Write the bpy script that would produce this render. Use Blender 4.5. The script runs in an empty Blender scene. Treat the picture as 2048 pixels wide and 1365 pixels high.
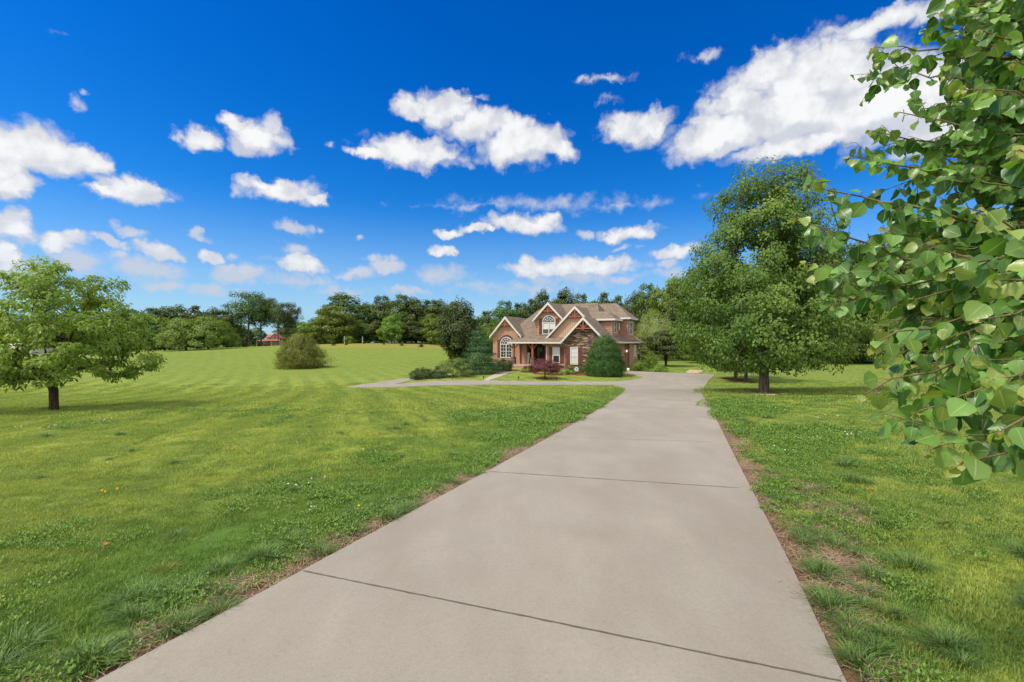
import bpy, math, random
import numpy as np
from mathutils import Vector, Matrix
R = math.radians
SC = bpy.context.scene
COL = SC.collection
PXF, PCX, PCY, EYE = 910.22, 1024.0, 682.5, 1.65      # photo focal length in pixels, principal point, eye height

# ------------------------------------------------------------------ camera, sky, sun, exposure
cam = bpy.data.objects.new('camera', bpy.data.cameras.new('camera'))
COL.objects.link(cam)
cam.location = (0, 0, EYE); cam.rotation_euler = (R(90), 0, 0)
cam.data.sensor_width = 36; cam.data.lens = 16
cam.data.clip_start = 0.05; cam.data.clip_end = 5000
SC.camera = cam
SC.view_settings.view_transform = 'Standard'; SC.view_settings.look = 'None'
SC.view_settings.gamma = 1; SC.view_settings.exposure = 0.5
SUN_EL, SUN_AZ = 54, 248          # degrees; azimuth clockwise from +Y (the sun stands behind the camera, to the left)
SUN_STRENGTH, SUN_ANGLE, SKY_STRENGTH = 3.0, 8.0, 0.1

class NT:
    "tiny node-tree writer"
    def __init__(s, nt): s.t = nt; nt.nodes.clear()
    def n(s, typ, ins=None, **props):
        nd = s.t.nodes.new(typ)
        for k, v in props.items(): setattr(nd, k, v)
        for k, v in (ins or {}).items():
            sk = nd.inputs[k]
            if isinstance(v, bpy.types.NodeSocket): s.t.links.new(v, sk)
            elif isinstance(v, bpy.types.Node): s.t.links.new(v.outputs[0], sk)
            else: sk.default_value = v
        return nd
    def math(s, op, a, b=0.0, c=0.0, clamp=False):
        return s.n('ShaderNodeMath', {0: a, 1: b, 2: c}, operation=op, use_clamp=clamp).outputs[0]
    def vmath(s, op, a, b=None, c=None):
        d = {0: a}
        if b is not None: d[1] = b
        if c is not None: d[2] = c
        return s.n('ShaderNodeVectorMath', d, operation=op)
    def mix(s, f, a, b, blend='MIX'):
        nd = s.n('ShaderNodeMix', {0: f, 6: a, 7: b}, data_type='RGBA', blend_type=blend)
        return nd.outputs[2]
    def noise(s, vec, scale, detail=4, rough=0.55, dist=0.0):
        return s.n('ShaderNodeTexNoise', {'Vector': vec, 'Scale': scale, 'Detail': detail, 'Roughness': rough, 'Distortion': dist})
    def ramp(s, f, lo, hi):
        return s.n('ShaderNodeMapRange', {0: f, 1: lo, 2: hi, 3: 0.0, 4: 1.0}, interpolation_type='SMOOTHSTEP').outputs[0]

def c4(c): return (c[0], c[1], c[2], 1.0)

# clouds: (u, v, ru, rv, weight) measured on the photo, turned into azimuth/elevation on the sky
CLOUDS = [
 (1640,165,155,85,1),(1740,215,180,75,1),(1570,235,170,62,1),(1445,262,85,42,.9),(1860,200,120,85,1),(1900,265,120,45,1),(1375,285,35,25,.7),
 (1530,150,62,50,1),(1480,205,62,48,1),(1425,285,95,32,.95),(1600,290,150,26,.95),(1760,50,105,22,.8),(1880,22,70,26,.8),(1690,60,50,16,.6),
 (1275,250,62,34,.95),(1310,228,32,16,.7),(1262,275,30,20,.6),
 (885,218,58,36,1),(825,215,40,24,1),(905,195,26,20,1),(955,252,75,34,1),(1045,290,85,44,1),(1115,300,42,24,.95),(1035,265,45,30,1),
 (835,302,98,30,1),(745,308,50,13,.8),(728,292,18,14,.6),
 (80,305,120,45,1),(160,320,60,28,.95),(15,300,90,40,1),(20,365,60,34,1),(0,335,60,40,1),
 (395,270,50,24,.95),(360,268,26,12,.7),(525,268,64,36,1),(470,245,36,18,.8),(490,292,40,16,.7),(555,240,22,20,.7),
 (265,388,82,26,1),(205,384,48,12,.9),(300,380,40,18,1),
 (565,380,82,24,.95),(520,365,42,16,.85),(620,392,40,11,.8),
 (20,462,56,34,1),(0,520,36,26,.85),(140,497,56,24,1),(265,471,36,15,.75),(222,494,24,9,.7),(250,500,18,8,.55),(315,501,44,15,.95),
 (405,468,28,9,.6),(420,511,24,12,.8),(470,510,24,7,.4),(588,457,30,15,.75),(632,460,14,8,.45),(725,476,14,8,.6),
 (600,527,56,17,.95),(585,503,36,12,.6),(480,545,72,20,.7),(455,535,30,14,.7),(290,540,85,22,.65),(240,520,30,14,.55),(330,570,46,16,.6),(170,530,60,26,.6),(30,545,70,30,.6),
 (778,537,42,17,.75),(715,547,46,13,.65),(755,520,26,10,.55),
 (1045,450,78,17,1),(1080,438,40,14,1),(955,460,28,11,.85),(900,463,32,11,.85),(885,504,24,12,.95),
 (1262,466,52,16,.9),(1235,470,30,10,.8),(1170,470,28,8,.55),(1250,497,32,6,.45),
 (1150,535,128,21,.9),(1210,525,70,14,.9),(1070,538,50,18,.9),(1150,555,110,22,.5),(1345,508,52,13,.95),(1325,529,28,10,.65),(1240,561,34,10,.7),(1320,550,60,14,.4),
 (810,581,50,10,.65),(885,552,55,18,.42),(950,575,70,14,.35),(600,560,90,16,.42),(420,580,70,14,.42),(1070,580,120,16,.35),(680,580,60,12,.4),
 (1212,158,46,8,.42),(1165,155,20,7,.36),(1415,106,38,9,.36),(150,202,26,12,.4),(172,185,14,6,.34),(125,64,26,9,.22),(945,195,30,5,.28),(1432,187,14,9,.4),(665,290,10,10,.4),(1215,200,24,9,.34),
 (1080,405,190,17,.30),(1230,412,170,10,.22),(960,413,120,7,.26),
 (-400,250,160,70,1),(-300,420,120,40,1),(-700,120,200,90,1),(2300,150,180,90,1),(2700,300,160,60,1),(2500,480,120,30,.9)]

def build_world():
    w = bpy.data.worlds.new('World'); SC.world = w; w.use_nodes = True
    T = NT(w.node_tree)
    sky = T.n('ShaderNodeTexSky', sky_type='NISHITA', sun_disc=False, sun_elevation=R(SUN_EL), sun_rotation=R(SUN_AZ),
              air_density=1.0, dust_density=0.35, ozone_density=3.0)
    g = T.n('ShaderNodeTexCoord').outputs['Generated']
    xyz = T.n('ShaderNodeSeparateXYZ', {0: g})
    az = T.math('ARCTAN2', xyz.outputs[0], xyz.outputs[1])
    el = T.math('ARCSINE', xyz.outputs[2])
    p0 = T.n('ShaderNodeCombineXYZ', {0: az, 1: el, 2: 0.0}).outputs[0]
    n1 = T.noise(p0, 9, 3, .55).outputs[1]
    n2 = T.noise(p0, 30, 6, .6).outputs[1]
    wv = T.vmath('MULTIPLY_ADD', T.vmath('SUBTRACT', n1, (.5, .5, .5)), (.085, .05, 0), p0)
    wv = T.vmath('MULTIPLY_ADD', T.vmath('SUBTRACT', n2, (.5, .5, .5)), (.055, .04, 0), wv)
    acc = fnt = acc2 = None
    wvs = T.vmath('ADD', wv, (-.010, .030, 0)).outputs[0]
    for (u, v, ru, rv, wt) in CLOUDS:
        def ae(u, v):
            x, z = (u-PCX)/PXF, (PCY-v)/PXF
            return math.atan2(x, 1), math.atan2(z, math.hypot(x, 1))
        a0, e0 = ae(u, v)
        ra = abs(ae(u+ru, v)[0]-ae(u-ru, v)[0])/2*1.12; re = abs(ae(u, v-rv)[1]-ae(u, v+rv)[1])/2*1.15
        q = T.vmath('MULTIPLY_ADD', wv, (1/ra, 1/re, 0), (-a0/ra, -e0/re, 0))
        L = T.n('ShaderNodeVectorMath', {0: q}, operation='LENGTH').outputs['Value']
        if wt >= .78:
            f = T.math('MULTIPLY_ADD', L, -.85, 1.25)
            acc = f if acc is None else T.math('MAXIMUM', acc, f)
            q2 = T.vmath('MULTIPLY_ADD', wvs, (1/ra, 1/re, 0), (-a0/ra, -e0/re, 0))
            f2 = T.math('MULTIPLY_ADD', T.n('ShaderNodeVectorMath', {0: q2}, operation='LENGTH').outputs['Value'], -.85, 1.25)
            acc2 = f2 if acc2 is None else T.math('MAXIMUM', acc2, f2)
        else:
            f = T.math('MULTIPLY', T.math('MULTIPLY_ADD', L, -1.0, 1.12), wt)
            fnt = f if fnt is None else T.math('MAXIMUM', fnt, f)
    fb = T.noise(p0, 24, 6, .56).outputs[0]
    vo = T.n('ShaderNodeTexVoronoi', {'Vector': T.vmath('MULTIPLY', wv, (1, 1.25, 1)).outputs[0], 'Scale': 26.0}).outputs['Distance']
    vo2 = T.n('ShaderNodeTexVoronoi', {'Vector': T.vmath('MULTIPLY', wv, (1, 1.25, 1)).outputs[0], 'Scale': 62.0}).outputs['Distance']
    bil = T.math('ADD', T.math('MULTIPLY_ADD', vo, -.36, .17), T.math('MULTIPLY_ADD', vo2, -.15, .06))
    dens = T.math('ADD', T.math('MULTIPLY_ADD', T.math('SUBTRACT', fb, .5), .6, acc), bil)
    alpha = T.ramp(dens, .24, .72)
    thin = T.math('MULTIPLY', T.ramp(T.math('MULTIPLY_ADD', T.math('SUBTRACT', fb, .5), .9, fnt), .0, .55), .92)
    alpha = T.math('MAXIMUM', alpha, thin)
    # unseen broken cloud over and behind the viewer, added for neutral fill light
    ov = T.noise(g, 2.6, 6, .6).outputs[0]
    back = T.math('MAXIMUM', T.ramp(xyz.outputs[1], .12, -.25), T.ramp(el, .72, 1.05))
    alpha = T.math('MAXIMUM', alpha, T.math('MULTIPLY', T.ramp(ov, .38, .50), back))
    # cloud body: bright, with soft grey folds
    fold = T.noise(p0, 17, 5, .55).outputs[0]
    body = T.math('MULTIPLY', T.ramp(fold, .30, .58), T.ramp(dens, .45, 1.0))
    bright = T.mix(body, (.47, .485, .53, 1), (.67, .675, .68, 1))
    # undersides away from the light read grey
    under = T.ramp(T.math('SUBTRACT', acc2, acc), .02, .34)
    bright = T.mix(T.math('MULTIPLY', under, .75), bright, (.42, .445, .51, 1))
    bright = T.mix(back, bright, (1.15, 1.13, 1.10, 1))  # the unseen added cloud is made brighter to strengthen the fill
    # clear air between: the physical sky, deepened as this photograph's processing did
    skyc = T.n('ShaderNodeVectorMath', {0: sky.outputs[0], 'Scale': SKY_STRENGTH}, operation='SCALE').outputs[0]
    hs = T.n('ShaderNodeHueSaturation', {'Hue': .5, 'Saturation': 1.45, 'Value': 1.0, 'Fac': 1.0, 'Color': skyc}).outputs[0]
    tint = T.ramp(el, .03, .62)
    tcol = T.mix(tint, (.46, .86, 1.10, 1), (.11, .76, 1.16, 1))
    clear = T.mix(1.0, hs, tcol, 'MULTIPLY')
    lowm = T.math('MULTIPLY', T.ramp(el, .30, .02), .15)
    clear = T.mix(T.math('MULTIPLY', T.ramp(el, .30, -.02), .62), clear, (.34, .44, .59, 1))
    alpha2 = T.math('MULTIPLY', alpha, T.math('SUBTRACT', 1.0, lowm))
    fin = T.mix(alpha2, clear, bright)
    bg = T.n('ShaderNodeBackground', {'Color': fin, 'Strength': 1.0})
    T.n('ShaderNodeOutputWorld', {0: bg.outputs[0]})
    w.cycles.sampling_method = 'MANUAL'; w.cycles.sample_map_resolution = 512
build_world()

sun = bpy.data.objects.new('sun', bpy.data.lights.new('sun', 'SUN'))
COL.objects.link(sun)
sun.data.energy = SUN_STRENGTH; sun.data.angle = R(SUN_ANGLE); sun.data.color = (1.0, .91, .76)
sd = Vector((math.sin(R(SUN_AZ))*math.cos(R(SUN_EL)), math.cos(R(SUN_AZ))*math.cos(R(SUN_EL)), math.sin(R(SUN_EL))))
sun.rotation_euler = sd.to_track_quat('Z', 'Y').to_euler(); sun.location = (0, 0, 60)

# ------------------------------------------------------------------ terrain
def sm(a, b, x):
    t = np.clip((np.asarray(x, float)-a)/(b-a), 0, 1); return t*t*(3-2*t)
def G(x, y):
    x = np.asarray(x, float); y = np.asarray(y, float)
    P = .0173*np.clip(x, -60, 40)-.0545*np.clip(y, -15, 80)
    dx = x+35
    hill = 3.6*np.exp(-(dx/np.where(dx < 0, 72, 38))**2)*sm(42, 140, y)
    Fz = -2.32+.27*sm(45, 58, y)*sm(-14, -4, x)+hill-.25*sm(-10, -30, x)
    w = 1-sm(24, 46, y)
    return w*P+(1-w)*Fz
def hit(u, v):
    "the point of the ground seen at photo pixel (u, v)"
    X = (u-PCX)/PXF; Z = -(v-PCY)/PXF
    ds = np.concatenate([np.arange(.5, 60, .02), np.arange(60, 400, .1)])
    f = EYE+Z*ds-G(X*ds, ds)
    i = int(np.argmax(f < 0))
    a, b = ds[i-1], ds[i]
    for _ in range(30):
        m = (a+b)/2
        if EYE+Z*m-G(X*m, m) < 0: b = m
        else: a = m
    return np.array([X*a, a, float(G(X*a, a))])
def gz(x, y): return float(G(x, y))
def at(u, d): x = (u-PCX)/PXF*d; return np.array([x, d, gz(x, d)])
def zat(v, d): return EYE-(v-PCY)/PXF*d

# ------------------------------------------------------------------ helpers
def props(o, label=None, cat=None, group=None, kind=None):
    if label: o['label'] = label
    if cat: o['category'] = cat
    if group: o['group'] = group
    if kind: o['kind'] = kind
    return o
def empty(name, loc, label=None, cat=None, group=None, rz=0.0):
    o = bpy.data.objects.new(name, None); COL.objects.link(o)
    o.location = loc; o.rotation_euler = (0, 0, rz); o.empty_display_size = .3
    return props(o, label, cat, group)
def link(name, me, parent=None, loc=(0, 0, 0), **kw):
    o = bpy.data.objects.new(name, me); COL.objects.link(o)
    if parent is not None: o.parent = parent
    o.location = loc
    return props(o, **kw)
def np_mesh(name, V, F, mat, fattr=None, pattr=None, smooth=False, matidx=None):
    me = bpy.data.meshes.new(name)
    V = np.asarray(V, np.float32)
    if isinstance(F, np.ndarray) and F.ndim == 2:
        nf, k = F.shape
        me.vertices.add(len(V)); me.vertices.foreach_set('co', V.ravel())
        me.loops.add(nf*k); me.loops.foreach_set('vertex_index', F.astype(np.int32).ravel())
        me.polygons.add(nf); me.polygons.foreach_set('loop_start', np.arange(0, nf*k, k, dtype=np.int32))
        me.update(calc_edges=True)
    else:
        me.from_pydata(V.tolist(), [], [list(map(int, f)) for f in F])
    for m in (mat if isinstance(mat, (list, tuple)) else [mat]): me.materials.append(m)
    if matidx is not None: me.polygons.foreach_set('material_index', np.asarray(matidx, np.int32))
    for dom, d in (('FACE', fattr), ('POINT', pattr)):
        for k_, a in (d or {}).items():
            at_ = me.attributes.new(k_, 'FLOAT', dom); at_.data.foreach_set('value', np.asarray(a, np.float32))
    if smooth: me.polygons.foreach_set('use_smooth', np.ones(len(me.polygons), bool))
    me.update()
    return me
class MB:
    "collects boxes, prisms and tubes into one mesh"
    def __init__(s): s.v = []; s.f = []
    def add(s, vs, fs):
        b = len(s.v); s.v += [tuple(map(float, p)) for p in vs]; s.f += [[i+b for i in f] for f in fs]
    def box(s, x0, x1, y0, y1, z0, z1):
        s.add([(x0,y0,z0),(x1,y0,z0),(x1,y1,z0),(x0,y1,z0),(x0,y0,z1),(x1,y0,z1),(x1,y1,z1),(x0,y1,z1)],
              [(0,3,2,1),(4,5,6,7),(0,1,5,4),(1,2,6,5),(2,3,7,6),(3,0,4,7)])
    def prism(s, poly, d):
        n = len(poly); a = [Vector(p) for p in poly]; b = [p+Vector(d) for p in a]
        nrm = Vector((0,0,0))
        for i in range(n): nrm += a[i].cross(a[(i+1) % n])
        flip = nrm.dot(Vector(d)) > 0
        f = [list(range(n))[::-1] if flip else list(range(n)), [i+n for i in range(n)] if flip else [i+n for i in range(n)][::-1]]
        for i in range(n):
            j = (i+1) % n
            f.append([i, j, j+n, i+n] if flip else [j, i, i+n, j+n])
        s.add(a+b, f)
    def bar(s, p, q, w, h, up=(0,0,1)):
        p, q = Vector(p), Vector(q); d = (q-p).normalized(); u = Vector(up)
        r = d.cross(u).normalized(); u = r.cross(d).normalized()
        c = [p+r*a*w/2+u*b*h/2 for a, b in ((-1,-1),(1,-1),(1,1),(-1,1))]
        s.prism(c, q-p)
    def tube(s, pts, rad, n=8, cap=True):
        pts = [Vector(p) for p in pts]; rings = []
        for i, p in enumerate(pts):
            d = (pts[min(i+1, len(pts)-1)]-pts[max(i-1, 0)]).normalized()
            u = d.cross(Vector((.3, .9, .17))).normalized(); w = d.cross(u)
            r = rad[i] if isinstance(rad, (list, tuple, np.ndarray)) else rad
            rings.append([p+(u*math.cos(2*math.pi*k/n)+w*math.sin(2*math.pi*k/n))*r for k in range(n)])
        f = []
        for i in range(len(rings)-1):
            for k in range(n):
                f.append([i*n+k, i*n+(k+1) % n, (i+1)*n+(k+1) % n, (i+1)*n+k])
        if cap: f += [list(range(n))[::-1], [(len(rings)-1)*n+k for k in range(n)]]
        s.add([p for r_ in rings for p in r_], f)
    def lathe(s, prof, cx=0, cy=0, n=12):
        vs = [(cx+r*math.cos(2*math.pi*k/n), cy+r*math.sin(2*math.pi*k/n), z) for r, z in prof for k in range(n)]
        f = [[i*n+k, i*n+(k+1) % n, (i+1)*n+(k+1) % n, (i+1)*n+k] for i in range(len(prof)-1) for k in range(n)]
        f += [list(range(n))[::-1], [(len(prof)-1)*n+k for k in range(n)]]
        s.add(vs, f)
    def mesh(s, name, mat, smooth=False): return np_mesh(name, s.v, s.f, mat, smooth=smooth)
    def build(s, name, mat, parent=None, smooth=False, **kw): return link(name, s.mesh(name, mat, smooth), parent, **kw)

# ------------------------------------------------------------------ materials
MATS = {}
def material(name, fn):
    m = bpy.data.materials.new(name); m.use_nodes = True; T = NT(m.node_tree); sh = fn(T)
    T.n('ShaderNodeOutputMaterial', {0: sh}); MATS[name] = m
    return m
def bsdf(T, col, rough=.7, spec=.3, bump=None, bs=.3, bd=.02, **kw):
    ins = {'Base Color': col, 'Roughness': rough, 'Specular IOR Level': spec}
    ins.update(kw)
    if bump is not None:
        ins['Normal'] = T.n('ShaderNodeBump', {'Height': bump, 'Strength': bs, 'Distance': bd}).outputs[0]
    return T.n('ShaderNodeBsdfPrincipled', ins).outputs[0]
def plain(name, col, rough=.6, spec=.3, var=.15, scale=6):
    def fn(T):
        p = T.n('ShaderNodeTexCoord').outputs['Object']
        n = T.noise(p, scale, 5, .6).outputs[0]
        c = T.mix(n, c4([x*(1-var) for x in col]), c4([min(1, x*(1+var)) for x in col]))
        return bsdf(T, c, rough, spec)
    return material(name, fn)
def leafmat(name, c1, c2, ctr=None, rough=.5, trans=.35, spec=.3, ovar=.0, pscale=.5):
    "foliage: colour differs leaf by leaf (rnd) and clump by clump"
    def fn(T):
        r = T.n('ShaderNodeAttribute', attribute_name='rnd').outputs['Fac']
        p = T.n('ShaderNodeTexCoord').outputs['Object']
        n = T.noise(p, pscale, 2, .5).outputs[0]
        f = T.math('ADD', T.math('MULTIPLY', r, .6), T.math('MULTIPLY_ADD', T.math('SUBTRACT', n, .5), 1.6, .2), clamp=True)
        c = T.mix(f, c4(c1), c4(c2))
        if ovar:
            o = T.n('ShaderNodeObjectInfo').outputs['Random']
            c = T.n('ShaderNodeHueSaturation', {'Hue': T.math('MULTIPLY_ADD', o, .05*ovar, .5-.025*ovar), 'Saturation': 1.0,
                    'Value': T.math('MULTIPLY_ADD', o, .5*ovar, 1-.25*ovar), 'Fac': 1.0, 'Color': c}).outputs[0]
        d = bsdf(T, c, rough, spec)
        tc = T.mix(1.0, c, (1.5, 1.35, .5, 1), 'MULTIPLY') if ctr is None else c4(ctr)
        tr = T.n('ShaderNodeBsdfTranslucent', {'Color': tc}).outputs[0]
        return T.n('ShaderNodeMixShader', {0: trans, 1: d, 2: tr}).outputs[0]
    return material(name, fn)
def barkmat(name, c1, c2):
    def fn(T):
        p = T.n('ShaderNodeTexCoord').outputs['Object']
        q = T.vmath('MULTIPLY', p, (9, 9, 1.6))
        n = T.noise(q.outputs[0], 1.5, 6, .65).outputs[0]
        c = T.mix(T.ramp(n, .3, .7), c4(c1), c4(c2))
        return bsdf(T, c, .9, .1, n, .8, .04)
    return material(name, fn)

def grass_colour(T, p, blade=False):
    "one lawn colour field, shared by soil-level sheet and standing blades"
    sp = T.n('ShaderNodeSeparateXYZ', {0: p}); x, y = sp.outputs[0], sp.outputs[1]
    big = T.noise(p, .09, 3, .5).outputs[0]
    dl = T.math('MULTIPLY_ADD', x, -.934, T.math('MULTIPLY_ADD', y, .359, -2.90))      # metres left of the slab's left edge
    band = T.math('MULTIPLY', T.ramp(T.math('ADD', dl, T.math('MULTIPLY_ADD', T.noise(p, .7, 3, .6).outputs[0], 3.0, -1.5)), 3.4, .6), T.ramp(y, 42, 30))
    leftm = T.ramp(dl, -1.0, 0.0)
    calm = T.math('MULTIPLY', leftm, T.ramp(dl, 1.5, 6.0))
    mid = T.noise(p, .95, 5, .62).outputs[0]
    fine = T.noise(p, 3.2, 4, .6).outputs[0]
    a = T.mix(T.ramp(mid, .38, .62), (.080, .160, .028, 1), (.228, .280, .052, 1))
    b = T.mix(T.ramp(big, .35, .65), a, (.180, .232, .050, 1))
    b = T.mix(T.math('MULTIPLY', calm, .6), b, (.172, .232, .044, 1))
    b = T.mix(T.math('MULTIPLY', T.math('MULTIPLY', band, leftm), .72), b, (.070, .150, .026, 1))
    c = T.mix(T.math('MULTIPLY', T.ramp(fine, .44, .68), T.math('MULTIPLY_ADD', calm, -.35, .72)), b, (.052, .112, .018, 1))
    q = T.math('MULTIPLY_ADD', x, .948, T.math('MULTIPLY', y, .317))
    q = T.math('ADD', q, T.math('MULTIPLY', T.math('POWER', T.math('MAXIMUM', T.math('SUBTRACT', y, 28.0), 0.0), 1.6), .016))
    q = T.math('ADD', q, T.math('MULTIPLY', T.noise(p, .16, 2, .5).outputs[0], 1.6))
    wavev = T.ramp(T.math('SINE', T.math('MULTIPLY', q, 3.0)), -.7, .7)
    left = T.ramp(T.math('SUBTRACT', T.math('MULTIPLY', y, .384), x), .5, 3.0)
    amt = T.math('MULTIPLY', T.math('MULTIPLY', T.ramp(y, 3, 11), T.math('MULTIPLY_ADD', left, .75, .25)), T.math('MULTIPLY_ADD', T.ramp(y, 62, 38), .8, .2))
    streak = T.noise(T.n('ShaderNodeCombineXYZ', {0: T.math('MULTIPLY', q, 3.2), 1: T.math('MULTIPLY', y, .22), 2: 0.0}).outputs[0], 1.0, 4, .6).outputs[0]
    c = T.mix(T.math('MULTIPLY', amt, wavev), c, T.mix(1.0, c, (1.32, 1.21, 1.22, 1), 'MULTIPLY'))  # mowing stripes: the way light falls on bent grass, put into its colour
    c = T.mix(T.math('MULTIPLY', T.math('MULTIPLY', T.ramp(streak, .54, .70), amt), .6), c, (.068, .122, .020, 1))
    return c
def ground_mat(T):
    p = T.n('ShaderNodeNewGeometry').outputs['Position']
    c = T.mix(1.0, grass_colour(T, p), (.98, .94, .95, 1), 'MULTIPLY')
    dry = T.n('ShaderNodeAttribute', attribute_name='dry').outputs['Fac']
    c = T.mix(T.math('MULTIPLY', dry, T.math('MULTIPLY_ADD', T.noise(p, .3, 3, .6).outputs[0], .8, .25), clamp=True), c, (.270, .200, .055, 1))
    bare = T.n('ShaderNodeAttribute', attribute_name='bare').outputs['Fac']
    bn = T.noise(p, 2.2, 5, .65).outputs[0]
    bm = T.ramp(T.math('ADD', bare, T.math('MULTIPLY_ADD', bn, 1.5, -.75)), .42, .62)
    soil = T.mix(T.noise(p, 14, 5, .7).outputs[0], (.075, .042, .026, 1), (.240, .150, .095, 1))
    c = T.mix(bm, c, soil)
    mul = T.n('ShaderNodeAttribute', attribute_name='mulch').outputs['Fac']
    mcol = T.mix(T.noise(p, 12, 4, .7).outputs[0], (.085, .030, .016, 1), (.215, .085, .045, 1))
    mm = T.ramp(T.math('ADD', mul, T.math('MULTIPLY_ADD', T.noise(p, 3, 3, .6).outputs[0], .5, -.25)), .45, .6)
    c = T.mix(mm, c, mcol)
    h = T.noise(p, 22, 4, .7).outputs[0]
    return bsdf(T, c, .95, .05, h, .55, .05)
M_ground = material('lawn_soil', ground_mat)
def blade_mat(T):
    p = T.n('ShaderNodeNewGeometry').outputs['Position']
    c = grass_colour(T, p)
    r = T.n('ShaderNodeAttribute', attribute_name='rnd').outputs['Fac']
    o = T.n('ShaderNodeObjectInfo').outputs['Random']
    c = T.mix(1.0, c, (1.75, 1.6, 1.75, 1), 'MULTIPLY')
    c = T.mix(T.math('MULTIPLY', r, .45), c, T.mix(o, (.27, .335, .085, 1), (.13, .235, .045, 1)))
    d = bsdf(T, c, .55, .25)
    tr = T.n('ShaderNodeBsdfTranslucent', {'Color': T.mix(1.0, c, (1.3, 1.25, .6, 1), 'MULTIPLY')}).outputs[0]
    return T.n('ShaderNodeMixShader', {0: .3, 1: d, 2: tr}).outputs[0]
M_blade = material('grass_blade', blade_mat)
M_clump = leafmat('dark_fescue', (.026, .075, .014), (.190, .300, .070), trans=.2, pscale=6)
M_clover = leafmat('clover_leaf', (.085, .180, .024), (.190, .300, .048), trans=.2, pscale=3)
M_weed = leafmat('yellow_weed', (.17, .20, .035), (.30, .30, .06), trans=.25, pscale=3)
M_straw = leafmat('dry_straw', (.20, .120, .075), (.46, .33, .22), trans=.1, pscale=5, rough=.8)
M_white = plain('clover_blossom', (.72, .68, .60), .8, .1)
M_yellow = plain('dandelion_petal', (.75, .42, .02), .7, .1)
M_dead = plain('dead_leaf', (.33, .15, .055), .8, .1, .3, 30)

def concrete(T):
    p = T.n('ShaderNodeNewGeometry').outputs['Position']
    big = T.noise(p, .35, 3, .5).outputs[0]; mid = T.noise(T.vmath('MULTIPLY', p, (1, .45, 1)).outputs[0], 1.6, 5, .6).outputs[0]
    fine = T.noise(p, 34, 6, .75).outputs[0]; grit = T.noise(p, 150, 2, .6).outputs[0]
    c = T.mix(T.ramp(big, .3, .7), (.250, .224, .184, 1), (.286, .258, .214, 1))
    c = T.mix(T.math('MULTIPLY', T.ramp(mid, .40, .74), .38), c, (.185, .152, .117, 1))
    c = T.mix(T.math('MULTIPLY', T.ramp(mid, .46, .22), .5), c, (.345, .305, .250, 1))
    c = T.mix(T.math('MULTIPLY', T.ramp(fine, .42, .72), .45), c, (.200, .165, .128, 1))
    c = T.mix(T.math('MULTIPLY', T.ramp(grit, .52, .75), .4), c, (.46, .41, .34, 1))
    return bsdf(T, c, .85, .25, T.math('ADD', fine, grit), .12, .004)
M_conc = material('concrete', concrete)
M_joint = plain('joint_filler', (.120, .100, .080), .95, .05, .5, 40)
M_walk = plain('walk_concrete', (.37, .32, .26), .85, .2, .15, 3)

# house
def brickmat(name, c1, c2, mort, bw=.21, bh=.075, ms=.012, yz=True, big=.35):
    def fn(T):
        p = T.n('ShaderNodeTexCoord').outputs['Object']
        s = T.n('ShaderNodeSeparateXYZ', {0: p})
        q = T.n('ShaderNodeCombineXYZ', {0: T.math('ADD', s.outputs[0], s.outputs[1]), 1: s.outputs[2], 2: 0.0}).outputs[0]
        b = T.n('ShaderNodeTexBrick', {'Vector': q, 'Color1': c4(c1), 'Color2': c4(c2), 'Mortar': c4(mort), 'Scale': 1.0, 'Mortar Size': ms,
                'Brick Width': bw, 'Row Height': bh, 'Bias': 0.0}, offset=.5)
        n = T.noise(q, 1.1, 4, .6).outputs[0]
        c = T.mix(1.0, b.outputs[0], T.mix(n, (1-big, 1-big, 1-big, 1), (1+big, 1+big, 1+big, 1)), 'MULTIPLY')
        return bsdf(T, c, .9, .1, b.outputs[1], -.4, .02)
    return material(name, fn)
M_brick = brickmat('red_brick', (.345, .140, .088), (.430, .190, .122), (.42, .33, .26), big=.22)
def stonemat(T):
    p = T.n('ShaderNodeTexCoord').outputs['Object']
    s = T.n('ShaderNodeSeparateXYZ', {0: p})
    q = T.n('ShaderNodeCombineXYZ', {0: T.math('MULTIPLY', T.math('ADD', s.outputs[0], s.outputs[1]), 1.6), 1: T.math('MULTIPLY', s.outputs[2], 7.5), 2: 0.0}).outputs[0]
    q = T.vmath('MULTIPLY_ADD', T.noise(q, 1.0, 2, .5).outputs[1], (.35, .5, 0), q).outputs[0]
    v = T.n('ShaderNodeTexVoronoi', {'Vector': q, 'Scale': 1.0, 'Randomness': 1.0})
    e = T.n('ShaderNodeTexVoronoi', {'Vector': q, 'Scale': 1.0, 'Randomness': 1.0}, feature='DISTANCE_TO_EDGE')
    r = T.n('ShaderNodeSeparateColor', {0: v.outputs['Color']})
    c = T.mix(T.ramp(r.outputs[0], .2, .8), (.070, .045, .035, 1), (.200, .135, .100, 1))
    c = T.mix(T.ramp(r.outputs[1], .68, .82), c, (.36, .27, .19, 1))
    c = T.mix(T.ramp(r.outputs[2], .75, .85), c, (.22, .12, .085, 1))
    c = T.mix(T.ramp(e.outputs['Distance'], .07, .01), c, (.035, .028, .024, 1))
    return bsdf(T, c, .9, .15, e.outputs['Distance'], .6, .04)
M_stone = material('ledge_stone', stonemat)
M_siding = plain('lap_siding', (.375, .210, .145), .65, .25, .10, 2)
M_bb = plain('board_batten', (.480, .320, .215), .7, .2, .06, 2)
M_trim = plain('white_trim', (.60, .585, .54), .5, .3, .04, 2)
M_shut = plain('shutter_paint', (.145, .045, .034), .55, .3, .12, 5)
M_truss = plain('stained_timber', (.260, .085, .050), .6, .3, .25, 6)
M_door = plain('door_wood', (.040, .022, .016), .5, .3, .3, 6)
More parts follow.
